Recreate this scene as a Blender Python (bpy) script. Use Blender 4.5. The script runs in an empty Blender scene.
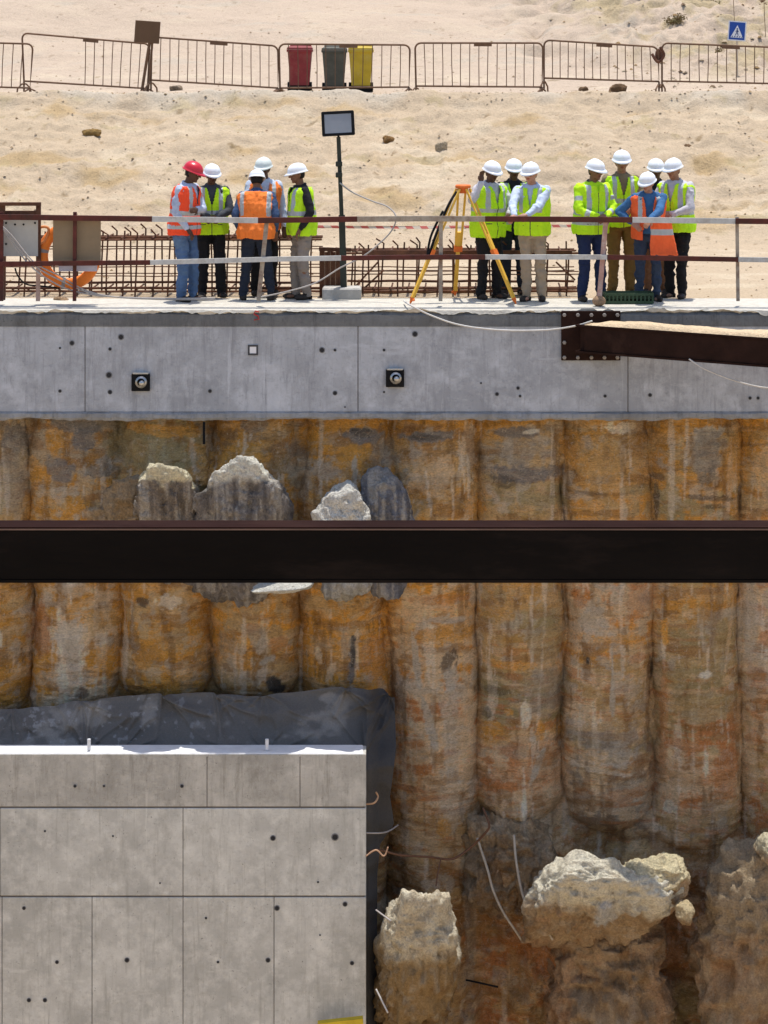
import bpy, math, random
import numpy as np
from mathutils import Vector, Matrix
random.seed(7); rng = np.random.default_rng(11)
scene = bpy.context.scene
col = scene.collection
F, H = 2310.0, 3.2           # focal length in pixels, eye height above the capping beam
def P(px, py, Y): return ((px-384)*Y/F, Y, H-(py-60)*Y/F)
def PX(px, Y): return (px-384)*Y/F
def PZ(py, Y): return H-(py-60)*Y/F

# ------------------------------------------------------------------ noise
def vnoise(p, seed=0):
    pi = np.floor(p).astype(np.int64); f = p-pi; f = f*f*f*(f*(f*6-15)+10)
    def h(ix, iy, iz):
        n = (ix*374761393 + iy*668265263 + iz*2147483647 + seed*974634777) & 0xffffffff
        n = ((n ^ (n >> 13))*1274126177) & 0xffffffff
        n = ((n ^ (n >> 16))*2246822519) & 0xffffffff
        return ((n ^ (n >> 15)) & 0xffffff)/float(0x7fffff)-1
    x, y, z = pi[:,0], pi[:,1], pi[:,2]; r = 0
    for dx in (0,1):
        wx = f[:,0] if dx else 1-f[:,0]
        for dy in (0,1):
            wy = f[:,1] if dy else 1-f[:,1]
            for dz in (0,1):
                wz = f[:,2] if dz else 1-f[:,2]
                r = r + wx*wy*wz*h(x+dx, y+dy, z+dz)
    return r
def fbm(p, s=(1,1,1), oc=4, seed=0, ridge=False):
    q = p*np.array(s, float); a = 1.0; r = 0; t = 0
    for i in range(oc):
        n = vnoise(q+17.3*i, seed+i)
        if ridge: n = 1-2*np.abs(n)
        r = r+a*n; t += a; a *= .5; q = q*2.03
    return r/t
def sst(a, b, x):
    t = np.clip((x-a)/(b-a), 0, 1); return t*t*(3-2*t)

# ------------------------------------------------------------------ mesh helpers
class MB:
    def __init__(s): s.v = []; s.f = []; s.m = []; s.cur = 0
    def add(s, vs, fs):
        n = len(s.v); s.v += [tuple(v) for v in vs]
        for f in fs: s.f.append(tuple(i+n for i in f)); s.m.append(s.cur)
        return s
    def box(s, c, d, R=None):
        x, y, z = d[0]/2, d[1]/2, d[2]/2
        vs = [Vector((sx*x, sy*y, sz*z)) for sx in (-1,1) for sy in (-1,1) for sz in (-1,1)]
        if R is not None: vs = [R @ v for v in vs]
        vs = [v+Vector(c) for v in vs]
        return s.add(vs, [(0,1,3,2),(4,6,7,5),(0,4,5,1),(2,3,7,6),(0,2,6,4),(1,5,7,3)])
    def bbox(s, c, d, b=.01, R=None):        # box with chamfered edges
        x, y, z = d[0]/2, d[1]/2, d[2]/2
        rings = []
        for (zz, i) in ((-z, b), (-z+b, 0), (z-b, 0), (z, b)):
            a, e = x-i, y-i; k = b*.999 if i == 0 else b*.5
            rings.append([(-a+k,-e,zz),(a-k,-e,zz),(a,-e+k,zz),(a,e-k,zz),(a-k,e,zz),(-a+k,e,zz),(-a,e-k,zz),(-a,-e+k,zz)])
        vs = [Vector(p) for r in rings for p in r]
        if R is not None: vs = [R @ v for v in vs]
        vs = [v+Vector(c) for v in vs]; fs = []
        for r in range(3):
            for i in range(8): j = (i+1) % 8; fs.append((r*8+i, r*8+j, r*8+8+j, r*8+8+i))
        fs.append(tuple(range(7,-1,-1))); fs.append(tuple(range(24,32)))
        return s.add(vs, fs)
    def tube(s, pts, r, n=6, rs=None):
        pts = [Vector(p) for p in pts]; k = len(pts); vs = []; fs = []
        up = None
        for i, p in enumerate(pts):
            t = (pts[min(i+1,k-1)]-pts[max(i-1,0)]).normalized()
            if up is None: up = Vector((0,0,1)) if abs(t.z) < .9 else Vector((0,1,0))
            a = t.cross(up)
            if a.length < 1e-4: a = t.cross(Vector((1,0,0)))
            a.normalize(); b = t.cross(a).normalized(); up = -b if (-b).dot(up) > 0 else b
            rr = rs[i] if rs else r
            for j in range(n):
                w = 2*math.pi*j/n; vs.append(p+(a*math.cos(w)+b*math.sin(w))*rr)
        for i in range(k-1):
            for j in range(n): q = (j+1) % n; fs.append((i*n+j, i*n+q, (i+1)*n+q, (i+1)*n+j))
        fs.append(tuple(range(n-1,-1,-1))); fs.append(tuple(range((k-1)*n, k*n)))
        return s.add(vs, fs)
    def beam(s, p0, p1, w, d, wref=(0,1,0)):   # rectangular bar
        p0, p1 = Vector(p0), Vector(p1); t = (p1-p0).normalized(); b = t.cross(Vector(wref)).normalized(); a = b.cross(t).normalized()
        vs = [p+a*(d/2)*i+b*(w/2)*j for p in (p0,p1) for i,j in ((-1,-1),(1,-1),(1,1),(-1,1))]
        return s.add(vs, [(0,1,2,3),(7,6,5,4),(0,4,5,1),(1,5,6,2),(2,6,7,3),(3,7,4,0)])
    def ell(s, c, r, R=None, nu=14, nv=9):
        vs = []; fs = []
        for i in range(nv+1):
            a = math.pi*i/nv
            for j in range(nu):
                b = 2*math.pi*j/nu; v = Vector((r[0]*math.sin(a)*math.cos(b), r[1]*math.sin(a)*math.sin(b), r[2]*math.cos(a)))
                if R is not None: v = R @ v
                vs.append(v+Vector(c))
        for i in range(nv):
            for j in range(nu): q = (j+1) % nu; fs.append((i*nu+j, (i+1)*nu+j, (i+1)*nu+q, i*nu+q))
        return s.add(vs, fs)
    def cap(s, p0, r0, p1, r1, n=10):
        s.tube([p0, p1], r0, n, rs=[r0, r1]); s.ell(p0, (r0,)*3, None, n, 6); s.ell(p1, (r1,)*3, None, n, 6); return s
    def loft(s, rings, n=20):                 # rings: (centre, half width vec, half depth vec)
        vs = []; fs = []
        for c, a, b in rings:
            for j in range(n):
                w = 2*math.pi*j/n; vs.append(Vector(c)+Vector(a)*math.cos(w)+Vector(b)*math.sin(w))
        for i in range(len(rings)-1):
            for j in range(n): q = (j+1) % n; fs.append((i*n+j, i*n+q, (i+1)*n+q, (i+1)*n+j))
        k = len(rings); fs.append(tuple(range(n-1,-1,-1))); fs.append(tuple(range((k-1)*n, k*n)))
        return s.add(vs, fs)
    def lathe(s, prof, c, n=24, axis='z'):
        vs = []; fs = []
        for r, z in prof:
            for j in range(n):
                w = 2*math.pi*j/n
                v = (r*math.cos(w), r*math.sin(w), z) if axis == 'z' else (r*math.cos(w), z, r*math.sin(w)) if axis == 'y' else (z, r*math.cos(w), r*math.sin(w))
                vs.append(Vector(v)+Vector(c))
        k = len(prof)
        for i in range(k-1):
            for j in range(n): q = (j+1) % n; fs.append((i*n+j, i*n+q, (i+1)*n+q, (i+1)*n+j))
        fs.append(tuple(range(n-1,-1,-1))); fs.append(tuple(range((k-1)*n, k*n)))
        return s.add(vs, fs)
    def build(s, name, mats, parent=None, smooth=False, loc=None):
        me = bpy.data.meshes.new(name); o0 = Vector(loc) if loc is not None else Vector((0,0,0))
        me.from_pydata([tuple(Vector(v)-o0) for v in s.v], [], s.f)
        if not isinstance(mats, (list, tuple)): mats = [mats]
        for m in mats: me.materials.append(m)
        if len(mats) > 1: me.polygons.foreach_set('material_index', s.m)
        if smooth: me.polygons.foreach_set('use_smooth', [True]*len(me.polygons))
        me.update(); me.validate()
        import bmesh as _b
        bm = _b.new(); bm.from_mesh(me); _b.ops.recalc_face_normals(bm, faces=bm.faces); bm.to_mesh(me); bm.free()
        o = bpy.data.objects.new(name, me); col.objects.link(o); o.location = o0
        if parent: o.parent = parent
        return o
def npmesh(name, V, Fq, mats, parent=None, colors=None, smooth=True, mi=None):
    me = bpy.data.meshes.new(name); V = np.asarray(V, np.float32); Fq = np.asarray(Fq, np.int32)
    me.vertices.add(len(V)); me.vertices.foreach_set('co', V.ravel())
    k = Fq.shape[1]; me.loops.add(Fq.size); me.loops.foreach_set('vertex_index', Fq.ravel())
    me.polygons.add(len(Fq)); me.polygons.foreach_set('loop_start', np.arange(0, Fq.size, k, dtype=np.int32))
    me.polygons.foreach_set('loop_total', np.full(len(Fq), k, np.int32))
    if not isinstance(mats, (list, tuple)): mats = [mats]
    for m in mats: me.materials.append(m)
    if mi is not None: me.polygons.foreach_set('material_index', np.asarray(mi, np.int32))
    me.polygons.foreach_set('use_smooth', np.full(len(Fq), smooth, bool))
    me.update(calc_edges=True); me.validate()
    if colors is not None:
        at = me.color_attributes.new('Col', 'FLOAT_COLOR', 'POINT')
        c = np.ones((len(V), 4), np.float32); c[:,:3] = colors; at.data.foreach_set('color', c.ravel())
    o = bpy.data.objects.new(name, me); col.objects.link(o)
    if parent: o.parent = parent
    return o
def gridfaces(nu, nv, wrap=False):             # index = j*nu+i
    i, j = np.meshgrid(np.arange(nu if wrap else nu-1), np.arange(nv-1)); i = i.ravel(); j = j.ravel(); i2 = (i+1) % nu
    return np.stack([j*nu+i, j*nu+i2, (j+1)*nu+i2, (j+1)*nu+i], 1)
def tag(o, label=None, cat=None, group=None, kind=None):
    if label: o['label'] = label
    if cat: o['category'] = cat
    if group: o['group'] = group
    if kind: o['kind'] = kind
    return o
def empty(name, loc, rz=0):
    o = bpy.data.objects.new(name, None); col.objects.link(o); o.location = loc; o.rotation_euler = (0,0,rz); o.empty_display_size = .2
    return o
def inv(o): return Matrix.Translation(o.location).inverted() if not o.rotation_euler.z else (Matrix.Translation(o.location) @ Matrix.Rotation(o.rotation_euler.z, 4, 'Z')).inverted()
def part(mb, name, m, parent, smooth=False):  # geometry given in world space, stored relative to its parent thing
    M = inv(parent) if parent.parent is None else inv(parent.parent)
    mb.v = [tuple(M @ Vector(v)) for v in mb.v]
    return mb.build(name, m, parent, smooth)
def copy_tree(o, parent=None):
    c = o.copy(); col.objects.link(c)
    if parent: c.parent = parent
    for ch in list(o.children): copy_tree(ch, c)
    return c

# ------------------------------------------------------------------ materials
def newmat(name):
    m = bpy.data.materials.new(name); m.use_nodes = True; nt = m.node_tree
    return m, nt, nt.nodes['Principled BSDF'], lambda t: nt.nodes.new('ShaderNode'+t), nt.links.new
def mat(name, c, rough=.6, var=.15, scale=6, bump=0.0, bscale=30, metal=0, c2=None, c2amt=.5, stretch=(1,1,1), spec=.2, seed=0):
    m, nt, b, N, L = newmat(name)
    tc = N('TexCoord'); mp = N('Mapping'); mp.inputs['Scale'].default_value = stretch; mp.inputs['Location'].default_value = (seed, seed*.7, 0); L(tc.outputs['Object'], mp.inputs[0])
    n = N('TexNoise'); n.inputs['Scale'].default_value = scale; n.inputs['Detail'].default_value = 6; n.inputs['Roughness'].default_value = .65; L(mp.outputs[0], n.inputs['Vector'])
    r = N('ValToRGB'); L(n.outputs[0], r.inputs[0])
    e = r.color_ramp.elements; e[0].position = .3; e[1].position = .7
    e[0].color = (*[x*(1-var) for x in c], 1); e[1].color = (*[min(1, x*(1+var)) for x in c], 1)
    out = r.outputs[0]
    if c2:
        n2 = N('TexNoise'); n2.inputs['Scale'].default_value = scale*.6; n2.inputs['Detail'].default_value = 8; n2.inputs['Roughness'].default_value = .7
        mp2 = N('Mapping'); mp2.inputs['Location'].default_value = (3.1+seed, 7, 5); mp2.inputs['Scale'].default_value = stretch; L(tc.outputs['Object'], mp2.inputs[0]); L(mp2.outputs[0], n2.inputs['Vector'])
        r2 = N('ValToRGB'); r2.color_ramp.elements[0].position = 1-c2amt-.12; r2.color_ramp.elements[1].position = 1-c2amt+.12; L(n2.outputs[0], r2.inputs[0])
        mx = N('MixRGB'); L(r2.outputs[0], mx.inputs[0]); L(out, mx.inputs[1]); mx.inputs[2].default_value = (*c2, 1); out = mx.outputs[0]
    L(out, b.inputs['Base Color']); b.inputs['Roughness'].default_value = rough; b.inputs['Metallic'].default_value = metal; b.inputs['Specular IOR Level'].default_value = spec
    if bump:
        n3 = N('TexNoise'); n3.inputs['Scale'].default_value = bscale; n3.inputs['Detail'].default_value = 5; L(mp.outputs[0], n3.inputs['Vector'])
        bp = N('Bump'); bp.inputs['Strength'].default_value = 1; bp.inputs['Distance'].default_value = bump; L(n3.outputs[0], bp.inputs['Height']); L(bp.outputs[0], b.inputs['Normal'])
    return m
def colmat(name, rough=.85, fine=.35, scales=(7, 45), bump=(.03, .008), stretch=(1,1,1), spec=.25, flecks=0):   # painted by the mesh's own colour attribute
    m, nt, b, N, L = newmat(name)
    at = N('Attribute'); at.attribute_name = 'Col'; tc = N('TexCoord'); mp = N('Mapping'); mp.inputs['Scale'].default_value = stretch; L(tc.outputs['Object'], mp.inputs[0])
    n = N('TexNoise'); n.inputs['Scale'].default_value = scales[1]; n.inputs['Detail'].default_value = 6; n.inputs['Roughness'].default_value = .7; L(mp.outputs[0], n.inputs['Vector'])
    mr = N('MapRange'); mr.inputs['From Min'].default_value = .3; mr.inputs['From Max'].default_value = .7; mr.inputs['To Min'].default_value = 1-fine; mr.inputs['To Max'].default_value = 1+fine; L(n.outputs[0], mr.inputs['Value'])
    mx = N('VectorMath'); mx.operation = 'MULTIPLY'; L(at.outputs['Color'], mx.inputs[0]); L(mr.outputs[0], mx.inputs[1]); cc = mx.outputs[0]
    if flecks:
        for (st_, sc_, p0, p1, colr, am) in (((.8,1,1.7),3.6,.55,.60,(.58,.47,.33),.38),((.7,1,2.4),5.5,.58,.62,(.22,.125,.06),.3),((.55,1,2.6),14,.57,.62,(.15,.085,.04),.5),((1.4,1,1.0),17,.58,.62,(.66,.55,.41),.6),((3.5,1,.3),8,.62,.66,(.62,.56,.47),.55),((.4,1,3),15,.60,.64,(.36,.13,.045),.55),((1,1,1.2),22,.63,.67,(.09,.06,.04),.55),((1,1,1),40,.66,.74,(.06,.045,.035),.3)):
            m3 = N('Mapping'); m3.inputs['Scale'].default_value = st_; m3.inputs['Location'].default_value = (sc_, 3, p0*9); L(tc.outputs['Object'], m3.inputs[0]); nn_ = N('TexNoise'); nn_.inputs['Scale'].default_value = sc_; nn_.inputs['Detail'].default_value = 8; nn_.inputs['Roughness'].default_value = .72; nn_.inputs['Distortion'].default_value = 1.2; L(m3.outputs[0], nn_.inputs['Vector'])
            r3 = N('MapRange'); r3.inputs['From Min'].default_value = p0; r3.inputs['From Max'].default_value = p1; r3.inputs['To Max'].default_value = am*flecks; L(nn_.outputs[0], r3.inputs['Value'])
            q3 = N('MixRGB'); L(r3.outputs[0], q3.inputs[0]); L(cc, q3.inputs[1]); q3.inputs[2].default_value = (*colr, 1); cc = q3.outputs[0]
    L(cc, b.inputs['Base Color'])
    n1 = N('TexNoise'); n1.inputs['Scale'].default_value = scales[0]; n1.inputs['Detail'].default_value = 7; n1.inputs['Roughness'].default_value = .65; L(mp.outputs[0], n1.inputs['Vector'])
    b1 = N('Bump'); b1.inputs['Distance'].default_value = bump[0]; L(n1.outputs[0], b1.inputs['Height'])
    b2 = N('Bump'); b2.inputs['Distance'].default_value = bump[1]; L(n.outputs[0], b2.inputs['Height']); L(b1.outputs[0], b2.inputs['Normal']); L(b2.outputs[0], b.inputs['Normal'])
    b.inputs['Roughness'].default_value = rough; b.inputs['Specular IOR Level'].default_value = spec
    return m

# ------------------------------------------------------------------ world, sun, camera
SUN_EL, SUN_AZ = math.radians(81.5), math.radians(14)      # azimuth from +Y (behind the wall) towards +X
w = bpy.data.worlds.new("World"); scene.world = w; w.use_nodes = True
nt = w.node_tree; sky = nt.nodes.new('ShaderNodeTexSky'); sky.sky_type = 'NISHITA'; sky.sun_disc = False
sky.sun_elevation = SUN_EL; sky.sun_rotation = SUN_AZ; sky.altitude = 20; sky.air_density = 1.0; sky.dust_density = 1.5
nt.links.new(sky.outputs[0], nt.nodes['Background'].inputs[0]); nt.nodes['Background'].inputs[1].default_value = .15
sd = bpy.data.lights.new('sun', 'SUN'); sd.energy = 3.5; sd.angle = math.radians(.53); sd.color = (1, .95, .87)
so = bpy.data.objects.new('sun', sd); col.objects.link(so)
S = Vector((math.sin(SUN_AZ)*math.cos(SUN_EL), math.cos(SUN_AZ)*math.cos(SUN_EL), math.sin(SUN_EL)))
so.rotation_euler = S.to_track_quat('Z', 'Y').to_euler(); so.location = (0, 30, 60)
cd = bpy.data.cameras.new('camera'); cam = bpy.data.objects.new('camera', cd); col.objects.link(cam); scene.camera = cam
cam.location = (0,0,H); cam.rotation_euler = (math.pi/2, 0, 0); cd.sensor_width = 36; cd.lens = 36*F/1024; cd.shift_y = -452/1024; cd.clip_start = .5; cd.clip_end = 2000
scene.view_settings.view_transform = 'Standard'; scene.view_settings.look = 'None'; scene.view_settings.exposure = EXPOSURE = 0.50; scene.view_settings.gamma = 1

# ================================================================== TERRAIN
def axis(dense0, dense1, step, lo, hi, grow=1.35):
    a = list(np.arange(dense0, dense1, step)); s = step; x = a[-1]
    while x < hi: s *= grow; x += s; a.append(x)
    s = step; x = a[0]; pre = []
    while x > lo: s *= grow; x -= s; pre.append(x)
    return np.array(pre[::-1]+a)
PY_ = [30.9, 31.2, 36, 39.6, 41, 43.5, 45.25, 45.65, 50.0, 52.5, 60, 75, 100, 400]
PZ_ = [-.03, -.01, .0, .02, .42, 1.5, 2.20, 2.50, 2.58, 3.0, 5.2, 9.6, 15, 19]
xs = axis(-11.5, 11.5, .055, -400, 400); ys = axis(30.92, 62, .06, 30.9, 500)
X, Y = np.meshgrid(xs, ys); pts = np.stack([X.ravel(), Y.ravel(), np.zeros(X.size)], 1)
wob = fbm(pts, (.25,.25,1), 3, 5)
Yw = Y.ravel()+wob*.7*sst(37, 42, Y.ravel())*(1-sst(44,46,Y.ravel()))*1.0
z = np.interp(Yw, PY_, PZ_)
y0 = Y.ravel(); bank = sst(39.5, 41, y0)*(1-sst(45.3, 46, y0)); up = sst(50, 54, y0); flat = 1-bank-up
z += bank*(fbm(pts, (.9,1.6,1), 5, 20)*.15 + fbm(pts, (2.2,3.4,1), 5, 25, True)*.085 + fbm(pts,(6,8,1),3,26,True)*.025 + fbm(pts,(3.2,.7,1),4,27,True)*.06)
z += up*(fbm(pts, (.12,.2,1), 4, 30)*.5+fbm(pts, (1.4,1.4,1), 4, 33)*.06)
z += flat*(fbm(pts, (1.2,2.0,1), 4, 40)*.035)*sst(31, 32, y0) + fbm(pts, (7,7,1), 3, 45)*.012*sst(31,32,y0)
# gully with rougher ground at the upper right
gx = pts[:,0]-(5.2+(y0-52)*-.25); gul = np.exp(-(gx/1.6)**2)*sst(51, 54, y0)
rough_zone = sst(5.0, 7.0, pts[:,0]+(y0-52)*.3)*sst(50.5, 53, y0)
z += -gul*.25*fbm(pts, (.8,.8,1), 3, 60)**2*4 + rough_zone*(fbm(pts, (1.8,1.8,1), 5, 61, True)*.28)
# crest lip
z += np.exp(-((y0-45.7-wob*.2)/.28)**2)*(.05+.07*fbm(pts, (1.5,1,1), 4, 66))
sand = np.array([.455,.355,.245]); pink = np.array([.455,.36,.275]); och = np.array([.40,.28,.14]); crust = np.array([.46,.40,.32]); olive = np.array([.34,.27,.13]); pale = np.array([.56,.465,.335])
def mix(a, b, t): return a+(b-a)*np.asarray(t)[:,None]
c = np.tile(sand, (len(pts),1)); c = mix(c, pink, sst(45.2, 47.5, y0)*.9)
c = mix(c, och, bank*sst(.15, .5, fbm(pts, (.8,1.8,1), 5, 70))*.75)
c = mix(c, pale, sst(.1,.5, fbm(pts, (1.2,2.2,1), 4, 72))*.5*(1-up*.6))
c = mix(c, crust, np.exp(-((y0-45.75)/.4)**2)*sst(-.3,.3, fbm(pts, (1.2,1.2,1), 4, 75))*.9)
c = mix(c, olive, bank*sst(.30,.5, fbm(pts, (2.0,4,1), 5, 77))*.45)
c = mix(c, olive, rough_zone*sst(-.05,.25, fbm(pts, (1.6,1.6,1), 5, 78))*.55)
c = mix(c, crust*.9, up*sst(.3,.5, fbm(pts, (1.0,3,1), 5, 79))*.5)
c = mix(c, np.array([.2,.14,.07]), sst(.52,.62, fbm(pts, (5,8,1), 3, 81))*.7*(1-up*.5)*sst(38,40,y0))
V = np.stack([pts[:,0], y0, z], 1)
def ground_z(x, y):
    i = np.argmin(abs(xs-x)); j = np.argmin(abs(ys-y)); return float(V[j*len(xs)+i, 2])
sandm = colmat('sand_soil', .95, .15, (4.5, 26), (.05, .02), spec=.1)
g = npmesh('ground', V, gridfaces(len(xs), len(ys)), sandm, colors=c); tag(g, kind='structure')
# unseen pit floor, raised and paled to bounce light, and near bank
xs2 = axis(-14, 14, .5, -400, 400); ys2 = axis(-5, 31.5, .5, -400, 31)
ys2 = ys2[ys2 < 31.6]; X2, Y2 = np.meshgrid(xs2, ys2); p2 = np.stack([X2.ravel(), Y2.ravel(), np.zeros(X2.size)], 1)
z2 = -10.3+fbm(p2, (.2,.2,1), 4, 90)*.3
z2 = z2+11.7*(1-sst(-4.5, -.6, p2[:,1]))
pf = npmesh('pit_floor', np.stack([p2[:,0], p2[:,1], z2], 1), gridfaces(len(xs2), len(ys2)), sandm, colors=mix(np.tile(np.array([.60,.48,.34]), (len(p2),1)), np.array([.50,.37,.22]), sst(-.2,.4, fbm(p2,(.4,.4,1),4,91)))); tag(pf, kind='structure')

# ================================================================== STAINS OF THE PILE WALL
K = dict(O=(.42,.225,.075), D=(.22,.125,.06), B=(.50,.375,.245), G=(.25,.225,.20), R=(.38,.165,.07), W=(.68,.64,.58), K=(.055,.055,.06), T=(.38,.26,.135), V=(.25,.20,.11), S=(.36,.345,.335), U=(.19,.19,.21), L=(.50,.26,.08))
K.update(G=(.235,.20,.155), W=(.58,.51,.41), K=(.05,.045,.04), S=(.38,.335,.27), U=(.16,.145,.13), R=(.35,.165,.078))
K = {k: np.array(v) for k, v in K.items()}
BND = [-150, -62, 25, 115, 208, 300, 392, 478, 568, 655, 742, 830, 918]
PROF = [
 [(420,'T','O'),(700,'O','T'),(900,'T','B')],
 [(420,'G','T'),(520,'T','V'),(600,'O','T'),(700,'O','D')],
 [(425,'O','G'),(520,'O','T'),(600,'O','B'),(700,'L','B')],
 [(425,'O','V'),(500,'T','V'),(590,'O','T'),(680,'L','T'),(720,'T','D')],
 [(425,'O','D'),(520,'O','V'),(600,'T','O'),(640,'T','L'),(700,'T','D')],
 [(425,'O','D'),(520,'O','T'),(600,'L','T'),(700,'L','O'),(760,'T','D')],
 [(425,'O','D'),(470,'T','O'),(520,'O','T'),(590,'L','B'),(650,'B','L'),(700,'B','R'),(760,'B','R'),(830,'B','T'),(880,'T','D'),(1024,'T','D')],
 [(425,'O','T'),(450,'T','G'),(500,'V','T'),(560,'O','T'),(620,'T','V'),(660,'T','O'),(685,'V','G'),(715,'V','D'),(735,'O','V'),(755,'B','R'),(790,'R','B'),(820,'B','T'),(850,'T','D'),(900,'D','T'),(950,'R','D'),(1024,'R','T')],
 [(425,'O','T'),(520,'T','O'),(585,'B','R'),(640,'B','L'),(650,'L','R'),(665,'T','B'),(720,'T','B'),(740,'G','V'),(780,'G','B'),(820,'B','G'),(850,'T','D'),(1024,'D','T')],
 [(425,'O','T'),(520,'O','V'),(600,'O','T'),(660,'T','V'),(690,'V','T'),(730,'R','V'),(760,'R','B'),(790,'B','R'),(830,'T','B'),(860,'T','D'),(930,'R','D'),(980,'V','D'),(1024,'D','V')],
 [(425,'O','L'),(480,'T','O'),(585,'B','R'),(640,'B','S'),(700,'B','R'),(740,'T','B'),(800,'T','R'),(870,'T','D')],
 [(425,'T','O'),(600,'T','B'),(900,'T','D')],
]
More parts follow.
